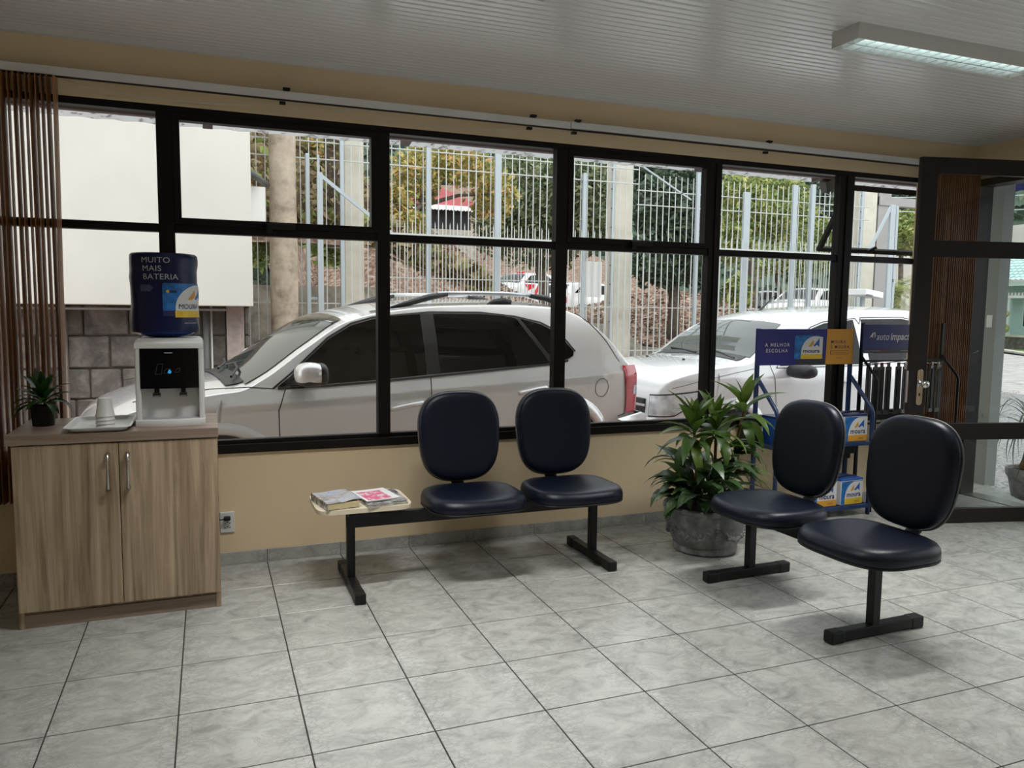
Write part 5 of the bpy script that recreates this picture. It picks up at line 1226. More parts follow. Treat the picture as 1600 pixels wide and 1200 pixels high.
k1.ribbon([(1.20, 1.012), (1.33, 1.112), (1.44, 1.212), (1.60, 1.347), (1.78, 1.447), (1.95, 1.492), (2.4, 1.534), (2.82, 1.534), (3.12, 1.505), (3.34, 1.459), (3.47, 1.397), (3.56, 1.31), (3.63, 1.225)], 'window_surround', 'car_trim', 0.014, 0.0045)
for ln in ([(1.235, 0.40), (1.235, 0.66), (1.228, 0.87), (1.262, 0.96), (1.285, 1.015)], [(2.34, 1.068), (2.325, 0.87), (2.32, 0.40)], [(3.43, 1.13), (3.36, 0.98), (3.22, 0.78), (3.12, 0.60), (3.10, 0.40)], [(1.235, 0.40), (2.32, 0.39), (3.10, 0.40)], [(4.07, 0.665), (4.16, 0.685)]):
    k1.ribbon(ln, 'door_seam', 'car_seam', 0.007, 0.002)
k1.ribbon([(3.70, 1.535), (3.82, 1.455), (3.96, 1.31), (4.08, 1.13)], 'tailgate_seam', 'car_seam', 0.007, 0.002)
k1.ribbon([(0.35, 0.955), (0.80, 1.022), (1.05, 1.026), (1.20, 1.012)], 'hood_seam', 'car_seam', 0.006, 0.002)
for sx in (2.02, 3.07):
    dz = 0.84 if sx < 3 else 0.913
    for sg in (-1, 1):
        y = sg * (k1.ys(sx + 0.12, dz) + 0.03)
        MB().tube([(sx, y - sg * 0.028, dz - 0.004), (sx + 0.02, y, dz), (sx + 0.13, y, dz + 0.02), (sx + 0.23, y, dz + 0.032), (sx + 0.255, y - sg * 0.028, dz + 0.034)], [0.016, 0.019, 0.017, 0.019, 0.016], 10).build('door_handle', M['car_white'], c1, smooth=True)
    cc = [(sx + 0.09 + 0.055 * math.cos(a), dz + 0.010 + 0.058 * math.sin(a)) for a in [2 * math.pi * k / 24 for k in range(25)]]
    k1.ribbon(cc, 'handle_recess', 'rail_silver', 0.005, 0.002, sub=1)
k1.ribbon([(3.865 + 0.068 * math.cos(a), 0.922 + 0.076 * math.sin(a)) for a in [2 * math.pi * k / 30 for k in range(31)]], 'fuel_cap', 'car_seam', 0.005, 0.002, sides=(-1,), sub=1)
for sg in (-1, 1):
    vs, fs = blob((1.405, sg * 1.035, 1.115), (0.100, 0.115, 0.082)); fc = [f for f in fs if sum(vs[i][2] for i in f) / len(f) > 1.075]; fb = [f for f in fs if f not in fc]
    mo = MB().add(vs, fc).build('mirror_cap', M['car_white'], c1, smooth=True); MB().add(vs, fb).build('mirror_base', M['car_trim'], c1, smooth=True)
    vs, fs = blob((1.475, sg * 1.035, 1.115), (0.045, 0.112, 0.076)); MB().add(vs, fs).build('mirror_rim', M['car_trim'], c1, smooth=True)
    MB().bar((1.36, sg * 0.84, 1.045), (1.40, sg * 0.98, 1.06), 0.09, 0.035).build('mirror_arm', M['car_trim'], c1)
    MB().tube([(2.50, sg * 0.605, 1.676), (2.8, sg * 0.605, 1.685), (3.1, sg * 0.605, 1.685), (3.36, sg * 0.60, 1.678)], 0.017, 10).build('roof_rail', M['rail_silver'], c1, smooth=True)
    def foot(pts): MB().tube(pts, [0.008, 0.022, 0.026, 0.020][:len(pts)], 8).build('rail_foot', M['car_trim'], c1, smooth=True)
    foot([(2.12, sg * 0.605, 1.565), (2.28, sg * 0.605, 1.605), (2.42, sg * 0.605, 1.645), (2.58, sg * 0.605, 1.674)])
    foot([(2.93, sg * 0.605, 1.60), (2.99, sg * 0.605, 1.62), (3.07, sg * 0.605, 1.63), (3.14, sg * 0.605, 1.62)])
    foot([(3.64, sg * 0.60, 1.565), (3.58, sg * 0.60, 1.615), (3.48, sg * 0.60, 1.655), (3.32, sg * 0.60, 1.676)])
    k1.paint = 'car_white'
    rows = [[(x, sg * (k1.edge(x)[0] - 0.055), k1.topz(x, k1.edge(x)[0] - 0.055) + 0.004), (x, sg * (k1.edge(x)[0] - 0.10), k1.topz(x, k1.edge(x)[0] - 0.10) + 0.006)] for x in [1.95 + 0.12 * q for q in range(15)]]
    MB().grid(rows).build('roof_strip', M['car_trim'], c1)
    rows = []
    for q in range(9):
        z = 0.69 + 0.41 * q / 8; a = 4.150 - 0.055 * (q / 8) ** 2; b = 4.335 - 0.075 * (q / 8) ** 1.5
        rows.append([(a + (b - a) * j / 6, sg * (k1.ys(a + (b - a) * j / 6, z) + 0.012), z) for j in range(7)])
    MB().grid(rows).build('tail_lamp', M['tail_red'], c1, smooth=True)
    rows = [[(a, sg * (k1.ys(a, z) + 0.015), z) for a in (4.24, 4.27, 4.30, 4.325)] for z in (0.845, 0.885, 0.925)]
    MB().grid(rows).build('reverse_lamp', M['lamp_clear'], c1, smooth=True)
    rows = []
    for q in range(7):
        z = 0.60 + 0.10 * q / 6; rows.append([(0.03 + 0.30 * j / 8 + 0.02 * q / 6, sg * (k1.ys(0.03 + 0.30 * j / 8, z + 0.08 * j / 8) + 0.008), z + 0.08 * (j / 8) ** 1.2) for j in range(9)])
    MB().grid(rows).build('headlamp', M['lamp_clear'], c1, smooth=True)
rows = []
for y in [(-0.9 + 0.12 * q) * 0.8 for q in range(16)]: rows.append([(4.30, y, 0.70), (4.40, y, 0.67), (4.44, y, 0.60), (4.43, y, 0.45), (4.32, y, 0.36)])
rows = [[(4.02, -0.90, 0.655), (4.06, -0.925, 0.63), (4.06, -0.925, 0.45), (4.02, -0.90, 0.38)]] + [[(4.34, -0.80, 0.685), (4.40, -0.80, 0.665), (4.40, -0.80, 0.45), (4.34, -0.78, 0.38)]] + [[(4.34, y, 0.69), (4.44, y, 0.67), (4.44, y, 0.45), (4.34, y, 0.38)] for y in (-0.6, 0, 0.6)] + [[(4.34, 0.80, 0.685), (4.40, 0.80, 0.665), (4.40, 0.80, 0.45), (4.34, 0.78, 0.38)], [(4.02, 0.90, 0.655), (4.06, 0.925, 0.63), (4.06, 0.925, 0.45), (4.02, 0.90, 0.38)]]
MB().grid(rows).build('rear_bumper', M['car_white'], c1, auto=60)
k1.arch(0.84, 0.35, 0.385); k1.arch(3.50, 0.38, 0.40)
k1.flare(0.84, 0.35, 0.375, 0.455, 0.03, -8, 188); k1.flare(3.50, 0.38, 0.395, 0.50, 0.045, -8, 188)
k1.wheel(0.84, 0.345); k1.wheel(3.50, 0.345)
cw = MB(); rows = [[(x, y, k1.topz(x, y) + 0.008) for y in [(-0.66 + 0.11 * j) for j in range(13)]] for x in (0.925, 0.97, 1.02, 1.045)]
cw.grid(rows); cw.build('cowl_grille', M['car_trim'], c1)
for (a, b) in (((0.98, -0.55, 1.075), (1.10, 0.05, 1.125)), ((0.98, 0.05, 1.09), (1.10, 0.60, 1.125))):
    MB().tube([a, ((a[0] + b[0]) / 2 + 0.03, (a[1] + b[1]) / 2, 1.115), b], 0.010, 6).build('wiper', M['car_trim'], c1)

# --- the white car parked behind it
th2 = R(5.0)
c2 = thing('car', 'white pickup-style car parked behind the off-roader, seen past the battery header', 'car', place_car(th2, 5.2, 2.5, 0.82, 0.87), th2)
top2 = [(0.0, 0.60), (0.015, 0.76), (0.05, 0.90), (0.12, 0.975), (0.37, 1.045), (0.63, 1.085), (0.98, 1.115), (1.06, 1.135), (1.35, 1.33), (1.62, 1.485), (1.84, 1.55), (2.14, 1.60), (2.68, 1.635), (3.39, 1.645), (4.0, 1.61), (4.25, 1.56), (4.42, 1.30), (4.48, 1.0), (4.50, 0.6)]
wd2 = [(0, 0.66), (0.04, 0.78), (0.12, 0.87), (0.25, 0.93), (0.5, 0.98), (0.85, 1.0), (4.2, 1.0), (4.4, 0.95), (4.5, 0.88)]
k2 = Car(c2, top2, wd2, 0.87, paint='car_white2')
k2.body()
k2.screen(1.10, 1.60, 'windscreen', 'car_wind', 0.10)
k2.side([(1.38, 1.04), (1.62, 1.23), (1.90, 1.40), (2.10, 1.455), (2.54, 1.495), (2.54, 1.035)], 'side_window', 'car_glass', 0.005)
k2.side([(2.66, 1.50), (3.30, 1.51), (3.50, 1.48), (3.60, 1.10), (2.66, 1.04)], 'side_window', 'car_glass', 0.005)
k2.ribbon([(1.33, 1.02), (1.60, 1.245), (1.90, 1.417), (2.10, 1.472), (2.58, 1.510), (2.62, 1.45), (2.66, 1.517), (3.30, 1.527), (3.55, 1.49), (3.62, 1.08), (2.60, 1.02), (1.33, 1.02)], 'window_surround', 'car_seam', 0.008, 0.003)
for ln in ([(1.255, 1.06), (1.30, 0.85), (1.355, 0.55), (1.36, 0.35)], [(2.60, 1.03), (2.60, 0.4)]): k2.ribbon(ln, 'door_seam', 'car_seam', 0.007, 0.002)
k2.ribbon([(0.13, 0.85), (0.42, 0.925), (0.80, 0.985), (1.05, 1.02)], 'hood_seam', 'car_seam', 0.004, 0.002)
k2.arch(0.82, 0.31, 0.345); k2.flare(0.82, 0.31, 0.335, 0.44, 0.03, -8, 188); k2.arch(3.55, 0.31, 0.345); k2.wheel(0.82, 0.31, 0.20); k2.wheel(3.55, 0.31, 0.20)
for sg in (-1, 1):
    rows = []; rows2 = []
    for q in range(9):
        f = q / 8; row = []; row2 = []
        for j in range(13):
            x = 0.005 + 0.40 * j / 12; lo = 0.585 + 0.03 * (j / 12) + 0.175 * max(0, (j / 12 - 0.40) / 0.60) ** 1.15; hi = 0.775 + 0.045 * j / 12
            z = lo + (hi - lo) * f; row.append((x, sg * (k2.ys(x, z) + 0.010), z))
            z2 = lo - 0.012 + (hi - lo + 0.024) * f; row2.append((x + 0.006 * (j / 12), sg * (k2.ys(x, z2) + 0.006), z2))
        rows.append(row); rows2.append(row2)
    MB().grid(rows).build('headlamp', M['lamp_clear'], c2, smooth=True); MB().grid(rows2).build('headlamp_surround', M['car_trim'], c2, smooth=True)
    vs, fs = blob((1.50, sg * 1.00, 0.995), (0.085, 0.17, 0.070)); fc = [f for f in fs if sum(vs[i][2] for i in f) / len(f) > 0.99]; fb = [f for f in fs if f not in fc]
    MB().add(vs, fs).build('mirror_housing', M['car_trim'], c2, smooth=True)
    MB().tube([(2.22, sg * 0.88, 0.86), (2.24, sg * 0.905, 0.865), (2.42, sg * 0.905, 0.875), (2.44, sg * 0.88, 0.878)], 0.013, 8).build('door_handle', M['car_white2'], c2, smooth=True)
MB().box(-0.012, 0.02, -0.52, 0.52, 0.60, 0.74).build('grille', M['car_trim'], c2, bevel=0.01); MB().box(-0.022, -0.01, -0.54, 0.54, 0.665, 0.69).build('grille_bar', M['chrome'], c2, bevel=0.003)
MB().box(-0.03, 0.06, -0.66, 0.66, 0.30, 0.57).build('front_bumper', M['car_white2'], c2, bevel=0.03)
cw = MB(); cw.grid([[(x, y, k2.topz(x, y) + 0.007) for y in [(-0.66 + 0.11 * j) for j in range(13)]] for x in (0.985, 1.04, 1.10)]); cw.build('cowl_grille', M['car_trim'], c2)
for (a, b) in (((1.02, -0.58, 1.105), (1.12, 0.0, 1.165)), ((1.02, 0.0, 1.135), (1.12, 0.55, 1.16))):
    MB().tube([a, ((a[0] + b[0]) / 2 + 0.02, (a[1] + b[1]) / 2, 1.15), b], 0.011, 6).build('wiper', M['car_trim'], c2)
MB().tube([(2.02, 0.15, 1.575), (2.25, 0.15, 1.76)], [0.016, 0.003], 8).build('antenna', M['car_trim'], c2)
for (x, y) in ((0.62, -0.30), (0.60, 0.28)): MB().lathe([(0.018, 0), (0.012, 0.014), (0.003, 0.016)], 10, (x, y, k2.topz(x, y))).build('washer_jet', M['car_trim'], c2)

# --- cars on the street beyond the fence
def small_car(label, x, y, thd, z, paint, tall=1.45, L=3.9):
    t = thing('car', label, 'car', (x, y, z), R(thd), None)
    f = L / 3.9; h = tall / 1.45
    tp = [(0, 0.55), (0.03, 0.70), (0.15, 0.82), (0.9, 0.95), (1.0, 0.97), (1.7, 1.36), (2.1, 1.43), (3.0, 1.44), (3.5, 1.34), (3.75, 1.0), (3.88, 0.8), (3.9, 0.5)]
    c = Car(t, [(a * f, b * h) for a, b in tp], [(0, 0.72), (0.1, 0.86), (0.4, 0.96), (0.9, 1), (3.4, 1), (3.7, 0.95), (3.9, 0.85)], 0.82, paint=paint)
    c.g = [(0.2, 0.955), (0.45, 0.985), (0.8, 1.0), (0.95, 0.96), (1.2, 0.86), (1.4, 0.77), (1.7, 0.66)]
    c.body(50); c.screen(1.05 * f, 1.68 * f, 'windscreen', 'car_glass', 0.1); c.screen(3.5 * f, 3.74 * f, 'rear_window', 'car_glass', 0.12)
    c.side([(1.30 * f, 0.98 * h), (1.85 * f, 1.28 * h), (2.35 * f, 1.33 * h), (2.35 * f, 0.98 * h)], 'side_window', 'car_glass', 0.006, cuts=2); c.side([(2.42 * f, 1.33 * h), (3.1 * f, 1.30 * h), (3.45 * f, 1.02 * h), (2.42 * f, 0.98 * h)], 'side_window', 'car_glass', 0.006, cuts=2)
    c.arch(0.75 * f, 0.31, 0.34); c.arch(3.15 * f, 0.31, 0.34); c.wheel(0.75 * f, 0.31, 0.2); c.wheel(3.15 * f, 0.31, 0.2)
    for sg in (-1, 1):
        MB().grid([[(L - 0.16 + 0.03 * j, sg * (c.ys(L - 0.16 + 0.03 * j, z_) + 0.01), z_) for j in range(5)] for z_ in (0.65, 0.75, 0.85)]).build('tail_lamp', M['tail_red'], t)
        MB().grid([[(0.02 + 0.05 * j, sg * (c.ys(0.02 + 0.05 * j, z_) + 0.01), z_) for j in range(6)] for z_ in (0.58, 0.65, 0.72)]).build('headlamp', M['lamp_clear'], t)
    return t, c
M['car_black'] = mat('car_black', (0.012, 0.013, 0.015), 0.2, coat=1.0)
t, c = small_car('white and red car with a red roof light on the street beyond the fence', 11.0, 26.0, 30, terrain(12.6, 27), 'car_white2', 1.5)
c.side([(1.75, 0.5), (2.05, 0.5), (2.40, 0.97), (2.22, 0.97)], 'red_stripe', 'tail_red', 0.006); c.side([(1.30, 0.97), (2.05, 0.97), (1.95, 0.85), (1.5, 0.7)], 'red_stripe', 'tail_red', 0.004)
MB().box(1.75, 1.90, -0.35, 0.0, 1.42, 1.50).build('roof_light', M['tail_red'], t, bevel=0.02)
small_car('white car facing the column, half hidden by the blank signboard', 15.6, 22.7, 197, terrain(14, 23.2), 'car_white2', 1.42, 4.1)
t, c = small_car('black off-roader with a red tail lamp, parked far beyond the fence', 30.2, 33.2, 236, terrain(28.7, 31.5), 'car_black', 1.75, 4.3)
M['car_brown'] = mat('car_brown', (0.06, 0.045, 0.04), 0.2, coat=1.0)
small_car('dark brown car placed in the yard only for its reflection in the door glass', 7.2, -7.4, 12, GZ, 'car_brown', 1.5, 4.2)  # seen only mirrored, set here for the door glass to reflect
small_car('small white car far beyond the fence above the second car roof', 18.9, 18.2, 24, terrain(20, 19), 'car_white2', 1.45, 3.8)

# ================================================================ trees
def crown(blobs, n, size, m, parent, seed):
    rg = random.Random(seed); mb = MB(); tot = sum(b[3] * b[5] for b in blobs)
    for (cx_, cy_, cz_, rx, ry, rz) in blobs:
        for q in range(int(n * rx * rz / tot)):
            while True:
                v = Vector((rg.gauss(0, 1), rg.gauss(0, 1), rg.gauss(0, 1)))
                if v.length > 0.1: break
            rr0 = rg.uniform(0.45, 1.05) ** 0.7; v = v.normalized() * rr0
            k = 0.8 + 0.35 * noise.noise(Vector((v.x * 2 + cx_, v.y * 2 + cy_, v.z * 2)))
            p = Vector((cx_ + v.x * rx * k, cy_ + v.y * ry * k, cz_ + v.z * rz * k)); s = rg.uniform(*size)
            t = Vector((rg.uniform(-1, 1), rg.uniform(-1, 1), rg.uniform(-0.9, 0.5))).normalized(); b = t.orthogonal().normalized()
            b = (b * math.cos(rg.uniform(0, 6.28)) + t.cross(b) * math.sin(rg.uniform(0, 6.28))).normalized() * 0.42; c_ = t.cross(b) * 0.3
            mb.add([p - t * s, p + b * s + c_ * s, p + t * s, p - b * s + c_ * s], [(0, 1, 2), (0, 2, 3)])
    me = bpy.data.meshes.new('foliage'); me.from_pydata(mb.v, [], mb.f); o = obj('foliage', me, m, parent); o['kind'] = 'stuff'; return o
def tree(label, base, blobs, n, size, m, seed, trunk=0.16, lean=0.0, name='tree', fork=True):
    t = thing(name, label, 'tree' if name == 'tree' else 'bush', base, 0)
    bl = [(a - base[0], b - base[1], c - base[2], d, e, f) for a, b, c, d, e, f in blobs]
    top = Vector(bl[0][:3])
    if trunk:
        mb = MB(); fk = top * 0.55; fk.z = max(0.4, top.z - bl[0][5] * 0.8)
        mb.tube([(0, 0, -0.3), (fk.x * 0.3 + 0.06, fk.y * 0.3, fk.z * 0.45), fk], [trunk, trunk * 0.85, trunk * 0.7], 9)
        if fork:
            for q, b in enumerate(bl[:6]):
                c_ = Vector(b[:3]); mb.tube([fk, (fk + c_) / 2 + Vector((0, 0, 0.1)), c_], [trunk * 0.55, trunk * 0.4, trunk * 0.15], 7)
        mb.build('trunk', M['bark'], t, smooth=True)
    crown(bl, n, size, m, t, seed)
    return t
tree('dark evergreen tree behind the utility pole', (1.9, 13.0, terrain(1.9, 13)), [(1.44, 12.38, 3.89, 0.75, 0.75, 1.05), (2.56, 13.28, 3.97, 0.75, 0.75, 1.1), (2.22, 14.32, 4.71, 0.9, 0.9, 0.9), (0.9, 13.5, 4.3, 0.9, 0.8, 1.1), (1.9, 13.4, 3.3, 0.9, 0.7, 0.7)], 5200, (0.09, 0.17), M['tree_dark'], 11)
tree('small orange-leaved tree beside the dead trunk', (2.45, 9.9, terrain(2.45, 9.9)), [(2.61, 9.74, 3.78, 0.42, 0.42, 0.55), (2.42, 10.28, 4.17, 0.38, 0.36, 0.36)], 1500, (0.045, 0.085), M['tree_autumn'], 12, 0.06)
tree('yellow and orange autumn tree in front of the red roofed house', (5.1, 13.4, terrain(5.1, 13.4) - 0.1), [(4.95, 13.85, 4.32, 0.85, 0.7, 0.80), (5.91, 13.58, 4.66, 0.85, 0.7, 0.66), (4.42, 13.47, 3.51, 0.50, 0.5, 0.66), (5.77, 14.67, 5.16, 1.0, 0.9, 0.61), (6.94, 14.29, 4.14, 0.70, 0.69, 0.80), (4.57, 12.92, 3.22, 0.55, 0.5, 0.30)], 5200, (0.055, 0.105), M['tree_autumn'], 13, 0.10)
tree('broad olive green tree behind the middle of the fence', (10.4, 18.9, terrain(10.4, 18.9)), [(9.71, 19.66, 5.09, 1.5, 1.4, 1.7), (10.59, 18.2, 4.95, 1.6, 1.5, 1.8), (10.47, 19.34, 3.5, 1.8, 1.5, 1.1), (11.46, 17.77, 4.38, 1.0, 1.0, 1.6), (12.07, 18.58, 5.68, 1.3, 1.2, 1.1), (8.9, 19.6, 4.0, 0.9, 0.9, 1.2)], 11000, (0.08, 0.15), M['tree_olive'], 14, 0.2)
tree('dark leafy tree with a leaning trunk on the leaf-covered bank', (8.75, 9.15, terrain(8.75, 9.15)), [(8.44, 9.15, 3.37, 0.7, 0.7, 0.8), (9.15, 9.29, 3.75, 0.62, 0.55, 0.55), (8.68, 10.17, 4.13, 0.7, 0.6, 0.55), (8.8, 8.92, 2.78, 0.66, 0.6, 0.6), (8.42, 9.16, 2.2, 0.66, 0.6, 0.45), (9.1, 8.9, 2.15, 0.40, 0.40, 0.42), (9.5, 10.0, 3.2, 0.6, 0.6, 0.8)], 6200, (0.06, 0.12), M['tree_dark'], 15, 0.13)
tree('olive green tree behind the fence above the black off-roader', (17.0, 17.3, terrain(17, 17.3)), [(16.28, 17.09, 4.77, 1.25, 1.2, 1.3), (17.82, 17.14, 4.66, 1.3, 1.2, 1.3), (17.96, 18.32, 5.6, 1.5, 1.5, 0.9), (15.41, 16.49, 3.5, 0.9, 0.9, 0.8)], 5200, (0.08, 0.15), M['tree_lime'], 16, 0.16)
tree('bright green bushy tree low behind the right part of the fence', (22.8, 22.6, terrain(22.8, 22.6)), [(21.9, 22.7, 3.58, 1.36, 1.25, 0.85), (22.95, 21.8, 3.45, 1.15, 1.0, 0.95), (24.8, 22.9, 4.3, 1.25, 1.1, 1.45)], 3200, (0.08, 0.16), M['tree_lime'], 17, 0.1)
tree('dark tree on the slope beyond the open sash', (29, 26.2, terrain(29, 26.2)), [(27.64, 25.82, 6.4, 1.6, 1.5, 1.7), (29.86, 26.47, 6.0, 2.0, 1.9, 2.0)], 3000, (0.12, 0.24), M['forest'], 18, 0.25)
tree('rounded yellow-green tree seen beside the open glass door', (25.8, 19.6, terrain(25.8, 19.6)), [(25.53, 19.45, 4.4, 1.0, 0.94, 0.8), (26.5, 19.86, 5.0, 0.9, 0.8, 0.8), (27.0, 19.6, 4.1, 0.8, 0.8, 0.7)], 3000, (0.08, 0.16), M['tree_lime'], 19, 0.12)
tree('dark green tree above the gantry beam', (34, 27.2, terrain(34, 27.2)), [(33.31, 27.24, 6.6, 2.0, 1.9, 1.1), (34.75, 27.15, 6.4, 1.6, 1.4, 1.4)], 2400, (0.12, 0.24), M['forest'], 20, 0.2)
tree('small green bush between the white building and the utility pole', (1.25, 7.5, terrain(1.25, 7.5)), [(1.2, 7.5, 2.15, 0.22, 0.2, 0.3), (1.75, 8.3, 2.7, 0.25, 0.23, 0.3)], 700, (0.04, 0.08), M['tree_lime'], 21, 0, name='bush')
tree('yellow-green bush on the dry bank behind the steel gate post', (2.0, 7.9, terrain(2.0, 7.9)), [(1.95, 7.9, 2.45, 0.34, 0.3, 0.30), (2.25, 8.2, 2.2, 0.3, 0.3, 0.28)], 900, (0.04, 0.09), M['tree_lime'], 24, 0, name='bush')
tree('young broad-leaved shrub below the dark tree on the bank', (9.8, 8.6, terrain(9.8, 8.6)), [(9.8, 8.6, 1.75, 0.35, 0.3, 0.45)], 260, (0.07, 0.13), M['tree_lime'], 22, 0, name='bush')
tree('hedge-like shrub in front of the white palisade', (18.6, 13.2, terrain(18.6, 13.2)), [(18.2, 13.4, 1.2, 0.8, 0.6, 0.35), (19.2, 12.9, 1.2, 0.8, 0.6, 0.35)], 900, (0.07, 0.13), M['tree_lime'], 23, 0, name='bush')
tk = thing('dead_trunk', 'shaggy brown trunk standing behind the steel gate post', 'trunk', (2.18, 7.6, terrain(2.18, 7.6)))
MB().tube([(0.12, 0, -0.2), (0.06, 0, 0.8), (0.0, 0, 1.6), (0.03, 0, 2.5)], [0.20, 0.17, 0.13, 0.07], 10).build('trunk', M['bark'], tk, smooth=True)
scatter_cards('bark_shreds', 900, lambda rg: (lambda a, z: ((0.10 - z * 0.02) + 0.17 * math.cos(a) * (1 - z * 0.25), 0.17 * math.sin(a), z))(rg.uniform(0, 6.28), rg.uniform(0, 2.4)), (0.05, 0.14), M['dry_grass'], None, None, 8.0, 9, parent=tk)
# palm by the palisade
pl = thing('palm_tree', 'small feathery palm in front of the white arched building', 'palm', (15.2, 10.0, GZ))
MB().tube([(0, 0, 0), (0.02, 0, 1.0), (0, 0, 2.0)], [0.12, 0.10, 0.09], 8).build('trunk', M['bark'], pl, smooth=True)
fr = MB(); rg = random.Random(8)
for q in range(22):
    az = q * 2.4; el = R(80 - 95 * q / 22); L_ = rg.uniform(0.75, 1.0); x = z = 0; a = el
    P_ = []
    for k in range(11): P_.append(Vector((x * math.cos(az), x * math.sin(az), 2.0 + z))); x += L_ / 10 * math.cos(a); z += L_ / 10 * math.sin(a); a -= 0.16
    for k in range(1, 11):
        d = (P_[k] - P_[k - 1]).normalized(); sd = d.cross(Vector((0, 0, 1))).normalized(); ll = 0.26 * math.sin(math.pi * (0.12 + 0.86 * k / 11))
        for sg in (-1, 1):
            for h in (0, 0.5):
                b = P_[k - 1].lerp(P_[k], h); e = b + (sd * sg + d * 0.7).normalized() * ll + Vector((0, 0, -0.25 * ll)); fr.add([b - d * 0.012, b + d * 0.012, e], [(0, 1, 2)])
me = bpy.data.meshes.new('frond'); me.from_pydata(fr.v, [], fr.f); o = obj('fronds', me, M['tree_lime'], pl); o['kind'] = 'stuff'

# forested hill closing the view
def hill(x, y):
    d = math.hypot(x, y + 3.6)
    return max(-0.3, (d - 60) * 0.80) + 1.5 * noise.noise(Vector((x * 0.06, y * 0.06, 3)))
hr = []
for k in range(40):
    d = 60 + k * 1.2; hr.append([(0.5 + d * math.sin(R(a)), -3.6 + d * math.cos(R(a)), hill(0.5 + d * math.sin(R(a)), -3.6 + d * math.cos(R(a)))) for a in range(-35, 78, 2)])
hb = MB(); hb.grid(hr); hl = struct('hill', hb, M['forest'], smooth=True)
rg = random.Random(2); mb = MB()
for q in range(15000):
    a = R(rg.uniform(-34, 76)); d = 61 + 40 * rg.random(); x = 0.5 + d * math.sin(a); y = -3.6 + d * math.cos(a)
    p = Vector((x, y, hill(x, y) + rg.uniform(0, 0.9) * (0.6 + noise.noise(Vector((x * 0.35, y * 0.35, 0))) * 1.6)))
    s = rg.uniform(0.3, 0.75); t = Vector((rg.uniform(-1, 1), rg.uniform(-1, 1), rg.uniform(-0.6, 0.6))).normalized(); b = t.orthogonal().normalized()
    b = (b * math.cos(rg.uniform(0, 6.28)) + t.cross(b) * math.sin(rg.uniform(0, 6.28))).normalized() * 0.6
    mb.add([p - t * s, p + b * s, p + t * s, p - b * s], [(0, 1, 2, 3)])
me = bpy.data.meshes.new('forest_canopy'); me.from_pydata(mb.v, [], mb.f); o = obj('forest_canopy', me, M['forest'], None)
tag(o, 'dark green forest covering the hill behind everything', 'forest', None, 'stuff')

# red roofed house on the slope
hz = terrain(13, 39.5)
rh = thing('house', 'small house with a red roof and white eaves among the trees on the slope', 'house', (12.9, 40.5, hz))
MB().box(11.2, 14.8, 40.0, 43.5, hz - 1, 7.0).build('wall', M['dark_opening'], rh, rel=True)  # near-black colour stands in for the dark opening under the eaves
MB().add([(10.6, 39.2, 7.15), (15.4, 39.2, 7.15), (15.0, 44.5, 7.15), (11.0, 44.5, 7.15), (12.3, 41.6, 8.5), (13.6, 41.6, 8.5)], [(0, 1, 5, 4), (1, 2, 5), (2, 3, 4, 5), (3, 0, 4), (0, 3, 2, 1)]).build('roof', M['red_roof'], rh, rel=True)
ez = MB(); rows = [[(10.5 + q * 0.06, 39.15, 6.92 + 0.03 * math.sin(q * 2)), (10.5 + q * 0.06, 39.15, 7.16), (10.5 + q * 0.06, 39.3, 7.2)] for q in range(84)]; ez.grid(rows); ez.build('eaves_trim', M['white_paint'], rh, rel=True)
MB().box(10.9, 15.0, 39.6, 39.75, hz - 1, 5.9).build('low_wall', M['ret_wall'], rh, rel=True)
# pale arched building and palisade seen between door and window
ab = thing('building', 'pale building with a rounded roof beyond the palm', 'building', (31.5, 23.5, GZ))
u = Vector((0.65, -0.76, 0)); nrm_ = Vector((0.76, 0.65, 0))
rows = []
for k in (0, 1):
    rows.append([tuple(Vector((29.3, 24.4, 0)) + u * (1.6 - 1.6 * math.cos(math.pi * q / 16)) + nrm_ * 4 * k + Vector((0, 0, 2.7 + 1.45 * math.sin(math.pi * q / 16)))) for q in range(17)])
mb = MB(); mb.grid(rows); mb.f.append(tuple(range(17))); mb.build('rounded_roof', M['white_render'], ab, rel=True)
b0 = Vector((29.3, 24.4, 0)); c4 = [b0, b0 + u * 3.2, b0 + u * 3.2 + nrm_ * 4, b0 + nrm_ * 4]
mb = MB(); mb.grid([[(v.x, v.y, z) for v in c4] for z in (GZ, 2.72)], closed=True); mb.build('wall', M['white_render'], ab, rel=True)
wp = thing('palisade', 'white picket palisade in front of the arched building', 'fence', (20.0, 14.0, GZ))
pk = MB().box(-0.035, 0.035, -0.012, 0.012, 0, 2.15).mesh('picket'); pk.materials.append(M['white_paint'])
for q in range(26):
    o = obj('picket', pk, None, wp, (-1.1 + 0.125 * q * 0.65, 1.2 - 0.125 * q * 0.76, 0), math.atan2(-0.76, 0.65))
MB().bar((-1.1, 1.2, 1.85), (1.0, -1.27, 1.85), 0.03, 0.05).build('rail', M['white_paint'], wp); MB().bar((-1.1, 1.2, 0.9), (1.0, -1.27, 0.9), 0.03, 0.05).build('rail', M['white_paint'], wp)

